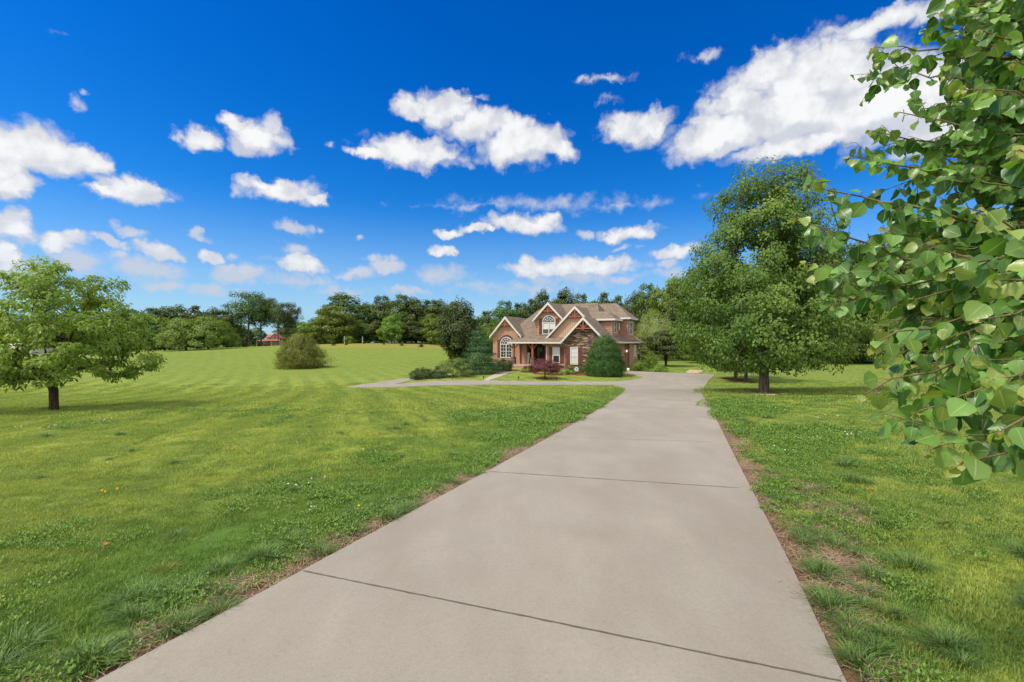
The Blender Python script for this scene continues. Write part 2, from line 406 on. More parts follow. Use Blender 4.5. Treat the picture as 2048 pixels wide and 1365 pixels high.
M_dark = plain('porch_shade_wall', (.110, .060, .042), .8, .1, .2, 4)  # dark brown with the porch shade put into its colour; other parts share it
def shingle(T):
    p = T.n('ShaderNodeTexCoord').outputs['Object']
    s = T.n('ShaderNodeSeparateXYZ', {0: p})
    q = T.n('ShaderNodeCombineXYZ', {0: T.math('ADD', s.outputs[0], T.math('MULTIPLY', s.outputs[1], .7)), 1: T.math('MULTIPLY', s.outputs[2], 1.0), 2: 0.0}).outputs[0]
    b = T.n('ShaderNodeTexBrick', {'Vector': q, 'Color1': (.150, .122, .096, 1), 'Color2': (.255, .208, .165, 1), 'Mortar': (.085, .065, .048, 1), 'Scale': 1.0,
            'Mortar Size': .012, 'Brick Width': .34, 'Row Height': .115}, offset=.37)
    n = T.noise(p, .8, 4, .6).outputs[0]; n2 = T.noise(p, 5, 4, .6).outputs[0]
    c = T.mix(1.0, b.outputs[0], T.mix(n, (.82, .82, .84, 1), (1.2, 1.18, 1.15, 1)), 'MULTIPLY')
    c = T.mix(T.math('MULTIPLY', n2, .35), c, (.17, .128, .095, 1))
    return bsdf(T, c, .95, .1, b.outputs[1], -.3, .02)
M_roof = material('roof_shingle', shingle)
M_glass = material('window_glass', lambda T: bsdf(T, (.030, .036, .042, 1), .06, .6))
M_blind = plain('window_blind', (.56, .56, .54), .4, .4, .05, 3)
M_lamp = material('lamp_glow', lambda T: T.n('ShaderNodeEmission', {'Color': (1, .86, .62, 1), 'Strength': 2.5}).outputs[0])
M_black = plain('black_metal', (.020, .020, .020), .5, .4, .1, 5)
M_red = plain('red_metal_roof', (.38, .11, .10), .55, .3, .12, .6)
M_cream = plain('cream_paint', (.74, .66, .50), .7, .2, .06, .8)
M_sign = plain('sign_white', (.72, .76, .78), .5, .3, .03, 5)
M_signblue = plain('sign_blue', (.06, .16, .30), .5, .3)
M_board = plain('weathered_board', (.42, .38, .33), .8, .1, .2, 12)
M_flag = plain('flagstone', (.42, .30, .22), .85, .15, .3, 4)
M_bark = barkmat('grey_bark', (.055, .042, .032), (.165, .130, .100))
M_barkd = barkmat('dark_bark', (.030, .021, .016), (.095, .066, .048))
M_barky = barkmat('twig_bark', (.105, .082, .042), (.225, .180, .100))

# ------------------------------------------------------------------ driveway, walk, ground sheet
ROAD = np.array([math.sin(R(21.0)), math.cos(R(21.0))]); PERP = np.array([ROAD[1], -ROAD[0]])
LEFT = [(1365,210),(1140,621),(950,969),(841,1164),(800,1229),(788,1244),(782,1250),(778,1248),(774,1240),(771.5,1226),(771,1225),(764,1225),(763,1238),(761.5,1256),(758,1276),(755,1289),(753.5,1278),(751.5,1262),(748,1250),(743,1257.5)]
RIGHT = [(1365,1687),(1271,1643),(1134,1580),(938,1480),(850,1437),(810,1417),(795,1407),(787,1404),(780,1406),(765,1415),(750,1430),(743,1258.5)]
def curve(tab):
    t = sorted(tab); return lambda v: float(np.interp(v, [a for a, _ in t], [b for _, b in t]))
ul, ur = curve(LEFT), curve(RIGHT)
vs_ = list(np.geomspace(1365-700, 800-700, 46)+700)+list(np.linspace(797, 772, 18))+[771]+list(np.linspace(769.5, 764, 6))+list(np.linspace(763, 743, 26))
rows = []
NC = 15
pl0, pr0 = hit(210, 1365), hit(1687, 1365)
for k in (9, 6, 3.5, 2, 1, .4):
    a = np.array(pl0[:2])-ROAD*k; b = np.array(pr0[:2])-ROAD*k
    rows.append((a, b))
for v in vs_: rows.append((hit(ul(v), v)[:2], hit(ur(v), v)[:2]))
DR_L = [r[0] for r in rows]; DR_R = [r[1] for r in rows]
LIFT = .035
def skirt_grid(grid):
    "grid[i][j] of xy -> top sheet following the ground plus a skirt round its rim"
    ni, nj = len(grid), len(grid[0])
    V = [(p[0], p[1], gz(p[0], p[1])+LIFT) for r in grid for p in r]
    Fc = [[i*nj+j, i*nj+j+1, (i+1)*nj+j+1, (i+1)*nj+j] for i in range(ni-1) for j in range(nj-1)]
    rim = [(0, j) for j in range(nj)]+[(i, nj-1) for i in range(1, ni)]+[(ni-1, j) for j in range(nj-2, -1, -1)]+[(i, 0) for i in range(ni-2, 0, -1)]
    b = len(V)
    for i, j in rim:
        p = V[i*nj+j]; V.append((p[0], p[1], p[2]-.14))
    n = len(rim)
    for k in range(n):
        a, c = rim[k], rim[(k+1) % n]
        Fc.append([c[0]*nj+c[1], a[0]*nj+a[1], b+k, b+(k+1) % n])
    return V, Fc
main = [[a+(b-a)*j/NC for j in range(NC+1)] for a, b in rows]
V1, F1 = skirt_grid(main)
# cross drive in front of the house and the loop branch, columns by u
far_c = curve([(1225,764),(1100,764),(985,762.5),(930,761),(870,763),(830,766),(790,769.5)])
near_c = curve([(1225,771),(1100,770.7),(985,770.5),(900,771.2),(840,773.2),(790,775.5)])
cols = [[hit(u, far_c(u)+(near_c(u)-far_c(u))*j/4)[:2] for j in range(5)] for u in np.linspace(1225, 790, 40)]
V2, F2 = skirt_grid(cols)
lf = curve([(790,760),(822,757),(860,752),(740,767.5),(697,774.2)]); ln = curve([(790,775.5),(760,775.6),(740,775.8),(697,776.2)])
cols2 = [[hit(u, lf(u)+(ln(u)-lf(u))*j/4)[:2] for j in range(5)] for u in np.linspace(790, 697, 14)]
V3, F3 = skirt_grid(cols2)
lb = curve([(790,769.5),(822,761.5),(835,758.5),(870,752.5)]); lf2 = curve([(790,760),(822,757),(870,750.5)])
cols3 = [[hit(u, lf2(u)+(lb(u)-lf2(u))*j/3)[:2] for j in range(4)] for u in np.linspace(870, 790.2, 14)]
V4, F4 = skirt_grid(cols3)
Vd, Fd = [], []
for V_, F_ in ((V1, F1), (V2, F2), (V3, F3), (V4, F4)):
    b = len(Vd); Vd += V_; Fd += [[i+b for i in f] for f in F_]
drive = link('driveway', np_mesh('driveway', Vd, Fd, M_conc), None, kind='structure', label='pale concrete driveway running from the foreground to the brick house', cat='driveway')
# saw-cut joints: thin dark filler strips lying across the slab
jb = MB()
def joint(p, q, w):
    p, q = np.array(p), np.array(q); d = (q-p)/np.linalg.norm(q-p); nrm = np.array([-d[1], d[0]]); n = 60
    rs = np.random.RandomState(int(abs(p[0]*1000)) % 9999)
    L_ = []; R_ = []
    for k in range(n+1):
        c = p+(q-p)*k/n; ww = w*(.6+.8*rs.rand())/2; c = c+nrm*rs.randn()*w*.10
        L_.append(c-nrm*ww); R_.append(c+nrm*ww)
    z = .0035
    vs = [(a[0], a[1], gz(a[0], a[1])+LIFT+z) for a in L_]+[(a[0], a[1], gz(a[0], a[1])+LIFT+z) for a in R_]
    jb.add(vs, [[k, k+1, n+1+k+1, n+1+k] for k in range(n)])
def edges_at(dist_l, ddir):
    pass
for (uu, vv), (u2, v2), w in (((606,1151),(1683,1377),.013),((978,948),(1478,990-8),.013)):
    joint(hit(uu, vv)[:2], hit(u2, v2)[:2], w)
j1, j2 = hit(606,1151)[:2], hit(978,948)[:2]; je1, je2 = hit(1683,1377)[:2], hit(1478,982)[:2]
for k in (2, 3, 4, 5, 6):
    joint(j2+(j2-j1)*(k-1)*.98+PERP*.03, je2+(je2-je1)*(k-1)*.96-PERP*.03, .010)
jo = link('expansion_joint', jb.mesh('expansion_joint', M_joint), drive)

OUT = np.array(DR_L+DR_R[::-1])
CROSS = [np.array([c[0] for c in cs]+[c[-1] for c in cs][::-1]) for cs in (cols, cols2, cols3)]
def inside(P, poly):
    x, y = P[:, 0], P[:, 1]; ins = np.zeros(len(P), bool); n = len(poly); j = n-1
    for i in range(n):
        xi, yi = poly[i]; xj, yj = poly[j]
        if yi != yj:
            c = ((yi > y) != (yj > y)) & (x < (xj-xi)*(y-yi)/(yj-yi)+xi)
            ins ^= c
        j = i
    return ins
def dist_poly(P, pts, closed=False):
    d = np.full(len(P), 1e9); pts = np.asarray(pts)
    n = len(pts)
    for i in range(n if closed else n-1):
        a, b = pts[i], pts[(i+1) % n]; ab = b-a; L2 = ab@ab
        if L2 < 1e-9: continue
        t = np.clip(((P-a)@ab)/L2, 0, 1); q = a+t[:, None]*ab
        d = np.minimum(d, np.hypot(P[:, 0]-q[:, 0], P[:, 1]-q[:, 1]))
    return d
def on_drive(P):
    m = inside(P, OUT)
    for c in CROSS: m |= inside(P, c)
    return m

def vnoise(x, y, s, seed=0):
    "smooth value noise for numpy"
    x = np.asarray(x)/s; y = np.asarray(y)/s
    xi = np.floor(x).astype(int); yi = np.floor(y).astype(int); fx = x-xi; fy = y-yi
    fx = fx*fx*(3-2*fx); fy = fy*fy*(3-2*fy)
    def h(a, b):
        n = (a*374761393+b*668265263+seed*974711) & 0x7fffffff
        n = (n ^ (n >> 13))*1274126177 & 0x7fffffff
        return ((n ^ (n >> 16)) & 0xffff)/65535.0
    return (h(xi, yi)*(1-fx)+h(xi+1, yi)*fx)*(1-fy)+(h(xi, yi+1)*(1-fx)+h(xi+1, yi+1)*fx)*fy

MULCH = []        # (x, y, r): mulch rings and beds
def mulch(u, v, r, k=1.0): p = hit(u, v); MULCH.append((p[0], p[1], r, k)); return p
mulch(1528, 786, 1.5); mulch(1492, 765, 1.5); mulch(1471, 758.5, 1.4); mulch(1090, 757, .95)
for u, v in ((1110,750),(1130,749),(1155,749),(1180,748),(1090,748),(1060,744),(1022,741),(1008,741),(1000,743)): mulch(u, v, 1.3)
for u, v in ((905,752),(840,757),(870,754)): mulch(u, v, 1.1)
for u, v in ((1268,741.5),(1285,742),(1300,742.5)): mulch(u, v, 1.1)

def make_ground():
    def axis(segs):
        out = [segs[0][0]]
        for a, b, st in segs: out += list(np.arange(a+st, b+1e-6, st))
        return np.array(sorted(set(np.round(out, 4))))
    xs = axis([(-900,-300,60),(-300,-100,10),(-100,-40,2),(-40,-14,.7),(-14,-5,.25),(-5,6,.125),(6,16,.25),(16,44,.7),(44,100,3),(100,300,20),(300,900,60)])
    ys = axis([(-300,-40,20),(-40,-8,2),(-8,1,.5),(1,12,.125),(12,24,.25),(24,70,.5),(70,150,1.6),(150,300,10),(300,1500,100)])
    X, Y = np.meshgrid(xs, ys); P = np.stack([X.ravel(), Y.ravel()], 1)
    z = G(P[:, 0], P[:, 1])
    near = (P[:, 0] > -30) & (P[:, 0] < 45) & (P[:, 1] > -12) & (P[:, 1] < 62)
    d = np.full(len(P), 99.0); d[near] = dist_poly(P[near], OUT, True)
    for c in CROSS: d[near] = np.minimum(d[near], dist_poly(P[near], c, True))
    ins = np.zeros(len(P), bool); ins[near] = on_drive(P[near])
    lump = (vnoise(P[:, 0], P[:, 1], .55, 3)-.5)*.05+(vnoise(P[:, 0], P[:, 1], .23, 5)-.5)*.022+(vnoise(P[:, 0], P[:, 1], 2.6, 8)-.5)*.09
    f = np.where(ins, 0, np.clip((d-.05)/.7, 0, 1))*np.clip((60-P[:, 1])/20, 0, 1)
    z = z+lump*f
    z = np.where(ins & (d > .3), z-.04, z)
    bare = np.where(ins, .8, np.clip(1-d/np.where((P[:, 0] > 0) & (P[:, 1] < 12), .55, .40), 0, 1))*np.clip((30-P[:, 1])/12, .35, 1)
    # far-reaching bare patch by the right-hand edge of the slab
    q = inside(P, np.array([hit(u, v)[:2] for u, v in ((1490,955),(1640,960),(1740,1020),(1760,1200),(1640,1250))]))
    bare = np.maximum(bare, np.where(q & ~ins, .52*vnoise(P[:, 0], P[:, 1], .62, 91), 0))
    mu = np.zeros(len(P))
    for x, y, r, k in MULCH: mu = np.maximum(mu, np.clip(1.3-np.hypot(P[:, 0]-x, (P[:, 1]-y)*1.0)/r*.8, 0, 1))
    mu = np.where(d < .25, 0, mu)
    dry = sm(100, 112, P[:, 1]-.12*P[:, 0]-6)*(1-sm(126, 140, P[:, 1]))*sm(-62, -46, P[:, 0])*(1-sm(-16, -6, P[:, 0]))*.9
    V = np.stack([P[:, 0], P[:, 1], z], 1)
    nx, ny = len(xs), len(ys)
    i = np.arange(nx*ny).reshape(ny, nx)
    Fq = np.stack([i[:-1, :-1].ravel(), i[:-1, 1:].ravel(), i[1:, 1:].ravel(), i[1:, :-1].ravel()], 1)
    me = np_mesh('lawn', V, Fq, M_ground, smooth=True, pattr=dict(bare=bare, mulch=mu, dry=dry))
    link('lawn', me, None, kind='structure', label='wide mown lawn rising to a low hill on the left', cat='lawn')
make_ground()

# ------------------------------------------------------------------ foliage generators
def tubes_np(segs):
    "segs: list of (p, q, r0, r1, n)"
    Vs, Fs, b = [], [], 0
    for p, q, r0, r1, n in segs:
        d = q-p; L = np.linalg.norm(d)
        if L < 1e-6: continue
        d = d/L; u = np.cross(d, (.31, .87, .23)); u /= np.linalg.norm(u); w = np.cross(d, u)
        a = np.arange(n)*2*np.pi/n; ring = np.cos(a)[:, None]*u+np.sin(a)[:, None]*w
        Vs.append(p-d*r0*.3+ring*r0); Vs.append(q+d*r1*.3+ring*r1)
        k = np.arange(n); k2 = (k+1) % n
        Fs.append(np.stack([b+k, b+k2, b+n+k2, b+n+k], 1)); b += 2*n
    return np.concatenate(Vs), np.concatenate(Fs)
def unit(a): return a/np.maximum(np.linalg.norm(a, axis=-1, keepdims=True), 1e-9)
def leaf_quads(rs, pos, nrm, axis, L, W, fold=.18):
    "diamond leaves: base, side, tip, side (folded along the midrib)"
    ax = unit(axis-nrm*np.sum(axis*nrm, 1, keepdims=True)); sd_ = np.cross(nrm, ax)
    L = L[:, None]; W = W[:, None]
    b = pos; t = pos+ax*L-nrm*L*.12
    m = pos+ax*L*.48
    l = m-sd_*W/2+nrm*W*fold; r = m+sd_*W/2+nrm*W*fold
    V = np.stack([b, l, t, r], 1).reshape(-1, 3); n = len(pos)
    Fq = (np.arange(n)*4)[:, None]+np.array([0, 3, 2, 1])
    return V, Fq
def crown(seed, H, z0, prof, Rx, ncl, nl, leaf, aspect=.5, rc=.6, flat=.6, inner=.45, trunk_r=.2, lump=.25, droop=.0, upbias=.6,
          trunk_top=.85, multi=1, lean=0., outw=.6, ygap=0., layers=0, core=0, trunk_n=9, tipr=.012, jitter=.35):
    """a tree: prof(h) gives relative crown radius at height fraction h (0 at z0, 1 at H).
    Clumps of leaves fill the envelope, each clump hangs on a limb grown from the trunk."""
    rs = np.random.RandomState(seed)
    hs = np.linspace(0, 1, 101); pw = np.array([prof(h) for h in hs])
    cdf = np.cumsum(pw**1.3+1e-4); cdf /= cdf[-1]
    C = []
    ph = rs.rand(6)*6.28
    while len(C) < ncl:
        h = float(np.interp(rs.rand(), cdf, hs)); a = rs.rand()*2*np.pi
        if layers: h = (np.floor(h*layers)+.5+(rs.rand()-.5)*.35)/layers
        rad = Rx*np.interp(h, hs, pw)*(1+lump*(np.sin(2*a+ph[0]+3*h)+np.sin(3*a+ph[1]-5*h)+np.sin(5*a+ph[2]+9*h))/2)
        rho = rad*rs.rand()**inner
        p = np.array([rho*np.cos(a), rho*np.sin(a), z0+h*(H-z0)-droop*rho*rho/max(Rx, .1)])
        C.append(p)
    C = np.array(C)
    # skeleton
    nodes = []; par = []; 
    for m in range(multi):
        n = 14; base = np.zeros(3)
        tl = rs.randn(2)*lean if multi == 1 else rs.randn(2)*lean+np.array([math.cos(m*6.283/multi+ph[2]), math.sin(m*6.283/multi+ph[2])])*Rx*.45
        prev = -1
        for k in range(n+1):
            t = k/n; z = t*H*trunk_top
            p = np.array([base[0]+tl[0]*(t*t if multi == 1 else t)+rs.randn()*.02*H*t*.25, base[1]+tl[1]*(t*t if multi == 1 else t)+rs.randn()*.02*H*t*.25, z])
            nodes.append(p); par.append(prev); prev = len(nodes)-1
    order = np.argsort(np.hypot(C[:, 0], C[:, 1])+.3*np.abs(C[:, 2]-z0))
    tips = []
    for ci in order:
        c = C[ci]; N_ = np.array(nodes)
        d = np.linalg.norm(N_-c, axis=1); hor = np.hypot(N_[:, 0]-c[0], N_[:, 1]-c[1])
        want = c[2]-.35*hor
        cost = d+2.0*np.maximum(0, N_[:, 2]-want)+.9*np.maximum(0, z0*.85-N_[:, 2])*3
        j = int(np.argmin(cost)); p0 = N_[j]
        ns = max(2, int(d[j]/.55)); ns = min(ns, 6)
        prev = j; bend = rs.randn(3)*.06*d[j]
        for k in range(1, ns+1):
            t = k/ns; q = p0+(c-p0)*t+bend*4*t*(1-t)+np.array([0, 0, .16*d[j]*t*(1-t)*2])
            if k == ns: q = c
            nodes.append(q); par.append(prev); prev = len(nodes)-1
        tips.append(prev)
    nodes = np.array(nodes); par = np.array(par); cnt = np.zeros(len(nodes))
    for t in tips: cnt[t] += 1
    for i in range(len(nodes)-1, -1, -1):
        if par[i] >= 0: cnt[par[i]] += cnt[i]
    tot = cnt.max(); rr = np.maximum(tipr, trunk_r*(np.maximum(cnt, .4)/tot)**.55)
    segs = []
    for i in range(len(nodes)):
        if par[i] >= 0:
            main_ = rr[i] > trunk_r*.35
            rp = rr[par[i]] if (rr[par[i]] < rr[i]*1.6) else rr[i]*1.15
            flare = 1.0
            if nodes[par[i]][2] < .02: flare = 1.28
            segs.append((nodes[par[i]]-(np.array([0, 0, .3]) if nodes[par[i]][2] < .02 else 0), nodes[i], rp*flare, rr[i], trunk_n if main_ else 5))
    TV, TF = tubes_np(segs)
    # leaves
    k = np.repeat(np.arange(ncl), nl); n = len(k)
    off = rs.randn(n, 3); off = unit(off)*(rs.rand(n, 1)**(1/2.4))
    size = rc*(.7+.6*rs.rand(ncl))[k][:, None]
    off = off*size*np.array([1, 1, flat])
    pos = C[k]+off
    outd = unit(np.stack([pos[:, 0], pos[:, 1], .25*(pos[:, 2]-(z0+H)/2)], 1))
    nrm = unit(np.array([0, 0, 1.])*upbias+outd*outw+.25*unit(off)+rs.randn(n, 3)*jitter)
    axd = unit(outd*.6+unit(off)*.7+rs.randn(n, 3)*.5+np.array([0, 0, -.35-droop]))
    Ls = leaf*(.65+.7*rs.rand(n)); Ws = Ls*aspect*(.8+.4*rs.rand(n))
    LV, LF = leaf_quads(rs, pos, nrm, axd, Ls, Ws)
    rnd = np.clip(.55*rs.rand(n)+.45*(rs.rand(ncl)[k]), 0, 1)
    return (TV, TF), (LV, LF, rnd)
def tree_meshes(name, leafm, barkm, **kw):
    (TV, TF), (LV, LF, rnd) = crown(**kw)
    tm = np_mesh(name+'_trunk', TV, TF, barkm, smooth=True)
    cm = np_mesh(name+'_crown', LV, LF, leafm, fattr=dict(rnd=rnd))
    return tm, cm
def put_tree(name, meshes, p, label, cat='tree', group=None, rz=0., s=(1, 1, 1), crown_name='crown', trunk_name='trunk'):
    e = empty(name, p, label, cat, group, rz); e.scale = s
    link(trunk_name, meshes[0], e); link(crown_name, meshes[1], e)
    return e

def lerp(tab): xs = [a for a, _ in tab]; ys = [b for _, b in tab]; return lambda h: float(np.interp(h, xs, ys))
P_round = lerp([(0,.45),(.15,.8),(.35,1),(.6,.92),(.8,.68),(.93,.4),(1,.12)])
P_oval = lerp([(0,.35),(.2,.8),(.45,1),(.7,.85),(.88,.5),(1,.1)])
P_pear = lerp([(0,.62),(.05,.86),(.13,.97),(.25,1),(.4,.93),(.53,.83),(.65,.72),(.78,.60),(.9,.50),(.97,.36),(1,.15)])
P_cone = lerp([(0,.95),(.08,1),(.3,.8),(.6,.48),(.85,.2),(1,.03)])
P_dome = lerp([(0,.85),(.2,1),(.5,.93),(.75,.7),(.92,.38),(1,.1)])
P_box = lerp([(0,.9),(.14,1),(.4,.92),(.62,.74),(.82,.5),(.94,.3),(1,.1)])
P_flat = lerp([(0,.75),(.25,.95),(.5,1),(.75,.85),(.92,.5),(1,.2)])
P_walnut = lerp([(0,.62),(.12,.92),(.3,1),(.5,.95),(.7,.80),(.85,.58),(.95,.34),(1,.12)])

L_pear = leafmat('pear_leaf', (.060, .135, .020), (.190, .290, .056), trans=.3, rough=.5, spec=.22, pscale=.35)
L_walnut = leafmat('walnut_leaf', (.118, .222, .030), (.275, .385, .064), trans=.4, pscale=.5)
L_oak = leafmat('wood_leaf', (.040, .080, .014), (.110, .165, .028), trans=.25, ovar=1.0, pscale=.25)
L_light = leafmat('bright_leaf', (.095, .172, .022), (.215, .290, .046), trans=.35, ovar=.8, pscale=.25)
L_dog = leafmat('dogwood_leaf', (.095, .180, .024), (.235, .320, .055), trans=.35, pscale=.25)
L_willow = leafmat('willow_leaf', (.200, .260, .085), (.330, .390, .150), trans=.3, pscale=.4)
L_mag = leafmat('holly_leaf', (.032, .058, .014), (.105, .128, .044), trans=.15, rough=.5, spec=.15, pscale=.6)
L_fir = leafmat('fir_needle', (.022, .078, .024), (.070, .165, .052), trans=.15, pscale=.8)
L_box = leafmat('yew_leaf', (.028, .090, .016), (.085, .180, .036), trans=.18, pscale=1.1)
L_maple = leafmat('maple_leaf', (.080, .024, .030), (.200, .060, .068), ctr=(.20, .03, .04), trans=.25, pscale=1.2)
L_dark = leafmat('hedge_leaf', (.022, .052, .014), (.062, .105, .028), trans=.15, pscale=1.2)
L_cyp = leafmat('cypress_spray', (.090, .160, .034), (.240, .300, .085), trans=.2, pscale=1.0)
L_hosta = leafmat('hosta_leaf', (.115, .230, .040), (.260, .370, .085), trans=.3, pscale=3)
L_bush = leafmat('olive_shrub_leaf', (.095, .140, .024), (.265, .270, .058), trans=.3, pscale=.45)
L_pine = leafmat('pine_needle', (.075, .122, .028), (.185, .215, .062), trans=.2, ovar=.5, pscale=.4)
L_russet = leafmat('russet_shrub_leaf', (.150, .105, .040), (.210, .230, .060), trans=.2, pscale=2)

# ------------------------------------------------------------------ specimen trees on the lawn
def T3(p, dz=-.03): return (float(p[0]), float(p[1]), float(p[2])+dz)
p = hit(108, 821)
hw = zat(515, p[1])-p[2]
put_tree('walnut_tree', tree_meshes('walnut_tree', L_walnut, M_barkd, seed=11, H=hw*.985, z0=hw*.22, prof=P_walnut, Rx=3.85, ncl=290, nl=84, leaf=.18, aspect=.42,
         rc=.40, flat=.6, inner=.40, trunk_r=.165, lump=.2, droop=.10, trunk_top=.62, lean=.25, tipr=.012, upbias=.6, outw=.5), T3(p),
         'broad spreading bright green tree standing alone at the left edge of the lawn', rz=.6)
pear = tree_meshes('pear_tree', L_pear, M_bark, seed=5, H=12.0, z0=1.5, prof=P_pear, Rx=4.6, ncl=580, nl=120, leaf=.145, aspect=.62, rc=.62, flat=.75,
                   inner=.44, trunk_r=.24, lump=.09, droop=.03, trunk_top=.9, lean=.15, tipr=.012, upbias=.5, outw=.8)
p = hit(1528, 785); s = (zat(326, p[1])-p[2])/12.2
put_tree('pear_tree', pear, T3(p), 'tall dense cone-shaped green tree in a stone-edged mulch ring beside the driveway', rz=3.44, s=(s*.97, s*.97, s))
p = hit(1492, 765)
put_tree('pear_tree', pear, T3(p), 'green tree half hidden behind the tall cone-shaped tree, its trunk in a round mulch ring', rz=2.1, s=(.62, .62, .82))
p = hit(1471, 758.5)
put_tree('pear_tree', pear, T3(p), 'rearmost tree of the driveway row, thin trunk showing behind the other two trunks', rz=4.0, s=(.56, .56, .70))
# pale lichen patch at the foot of the nearest trunk
# bush on the lawn
p = hit(600, 736)
hb = zat(668, p[1])-p[2]; rb = 52/PXF*p[1]
put_tree('shrub', tree_meshes('lawn_shrub', L_bush, M_barkd, seed=21, H=hb, z0=.05, prof=lerp([(0,.85),(.2,1),(.46,.91),(.72,.68),(.9,.44),(1,.15)]), Rx=rb*.88, ncl=230, nl=150, leaf=.18, aspect=.30, rc=.66, flat=.95,
         inner=.36, trunk_r=.08, lump=.22, multi=4, trunk_top=.55, upbias=.2, outw=.7, trunk_n=5), T3(p),
         'huge rounded olive and yellow green shrub alone on the lawn slope', cat='shrub', crown_name='foliage', trunk_name='stem')

# ------------------------------------------------------------------ planting round the house
def shrub(name, mat, u, v, vtop, halfw, label, cat='shrub', seed=1, prof=P_dome, leaf=.07, ncl=60, nl=70, aspect=.5, rc=.28, flat=.8, bark=None, group=None,
          multi=3, z0=.02, tr=.035, inner=.33, lump=.15, d=None, **kw):
    p = hit(u, v) if d is None else at(u, d)
    H = zat(vtop, p[1])-p[2]; Rx = halfw/PXF*p[1]
    ms = tree_meshes(name, mat, bark or M_barkd, seed=seed, H=H, z0=z0*H, prof=prof, Rx=Rx, ncl=ncl, nl=nl, leaf=leaf, aspect=aspect, rc=rc, flat=flat, inner=inner,
                     trunk_r=tr, lump=lump, multi=multi, trunk_top=kw.pop('trunk_top', .6), trunk_n=5, tipr=.006, **kw)
    return put_tree(name, ms, T3(p), label, cat, group, crown_name='foliage', trunk_name='stem')
shrub('yew_bush', L_box, 1210, 752, 668, 36, 'large dense dark green egg-shaped bush in front of the house', 'bush', seed=31, prof=P_box, ncl=420, nl=110, leaf=.12, rc=.42, flat=.9,
      inner=.16, lump=.08, aspect=.4, upbias=.3, outw=1.0, tr=.09, trunk_top=.8)
shrub('dogwood_tree', L_mag, 918, 716, 599, 36, 'dark glossy upright tree behind the blue-green fir, left of the house', 'tree', seed=32, d=66, prof=P_oval, ncl=150, nl=95, leaf=.30, rc=.85, flat=.85,
      multi=1, tr=.16, inner=.34, lump=.24, trunk_top=.85, z0=.06)
shrub('fir_tree', L_fir, 958, 747, 649, 37, 'bushy blue-green conifer touching the left end of the brick house', 'tree', seed=33, prof=P_cone, ncl=190, nl=95, leaf=.22, aspect=.16, rc=.58, flat=.42,
      multi=1, tr=.13, inner=.3, lump=.12, layers=9, trunk_top=.95, droop=.06, upbias=.5, outw=.5, z0=.03)
shrub('cypress_shrub', L_cyp, 908, 754, 716, 32, 'low feathery yellow-green cypress with drooping tips', seed=34, prof=P_flat, ncl=90, nl=80, leaf=.20, aspect=.18, rc=.42, flat=.4, z0=.25, droop=.18,
      inner=.3, upbias=.7, outw=.4, lump=.25, tr=.05)
shrub('dark_shrub', L_dark, 842, 759, 737, 22, 'leftmost low dark green shrub beside the loop drive', seed=35, ncl=46, nl=75, leaf=.11, rc=.3, lump=.25)
shrub('dark_shrub', L_dark, 874, 756.5, 734, 20, 'low dark green shrub between the feathery cypress and the leftmost shrub', seed=36, ncl=46, nl=75, leaf=.11, rc=.3, lump=.25)
shrub('hedge', L_dark, 1004, 742, 718, 20, 'clipped dark green hedge under the arched window', 'hedge', seed=37, prof=lerp([(0,.9),(.7,1),(.9,.95),(1,.6)]), ncl=110, nl=85, leaf=.08, rc=.3, inner=.2, lump=.05)
shrub('red_maple', L_maple, 1090, 758, 716, 34, 'small dark red weeping maple in a mulch ring on the front lawn', 'tree', seed=38, prof=P_flat, ncl=120, nl=95, leaf=.12, aspect=.3, rc=.36, flat=.42, z0=.38,
      multi=1, tr=.07, droop=.16, inner=.3, lump=.2, upbias=.7, outw=.5, trunk_top=.7)
shrub('russet_shrub', L_russet, 1140, 746.5, 729, 11, 'rust-tinged loose shrub under the window of the stone gable', seed=39, ncl=30, nl=60, leaf=.08, rc=.22)
shrub('leafy_shrub', L_light, 1157, 746, 731, 10, 'small fresh green shrub between the rust-tinged one and the egg-shaped bush', seed=40, ncl=26, nl=60, leaf=.09, rc=.22)
shrub('russet_shrub', L_maple, 1008, 741, 732, 5, 'little bronze shrub next to the porch steps', seed=41, ncl=14, nl=40, leaf=.07, rc=.16)
shrub('round_shrub', L_dark, 1050, 739, 729.5, 5, 'small dark rounded shrub at the right of the porch steps', seed=42, ncl=14, nl=40, leaf=.07, rc=.16)
shrub('leafy_shrub', L_light, 1278, 741.5, 723, 17, 'wide leafy green shrub at the right end of the house', seed=43, ncl=60, nl=80, leaf=.13, rc=.34)
shrub('leafy_shrub', L_light, 1314, 743, 731, 24, 'low spreading green shrub at the corner of the parking area', seed=44, ncl=60, nl=70, leaf=.12, rc=.32)
shrub('weeping_tree', L_light, 1302, 740, 703, 12, 'small weeping green tree beside the right corner of the house', 'tree', seed=45, prof=P_dome, ncl=40, nl=60, leaf=.15, aspect=.25, rc=.35, z0=.35, droop=.3, multi=1, tr=.05)
shrub('layered_tree', L_oak, 1332, 741, 661, 34, 'dark layered tree with forked trunk right of the house', 'tree', seed=46, d=66, prof=P_flat, ncl=110, nl=90, leaf=.26, rc=.8, flat=.4, z0=.35, multi=2, tr=.14, layers=5, trunk_top=.7)
shrub('golden_shrub', L_bush, 1283, 735, 655, 17, 'yellow-green shrub rising behind the right corner of the roof', seed=47, d=76, ncl=60, nl=80, leaf=.26, rc=.7)

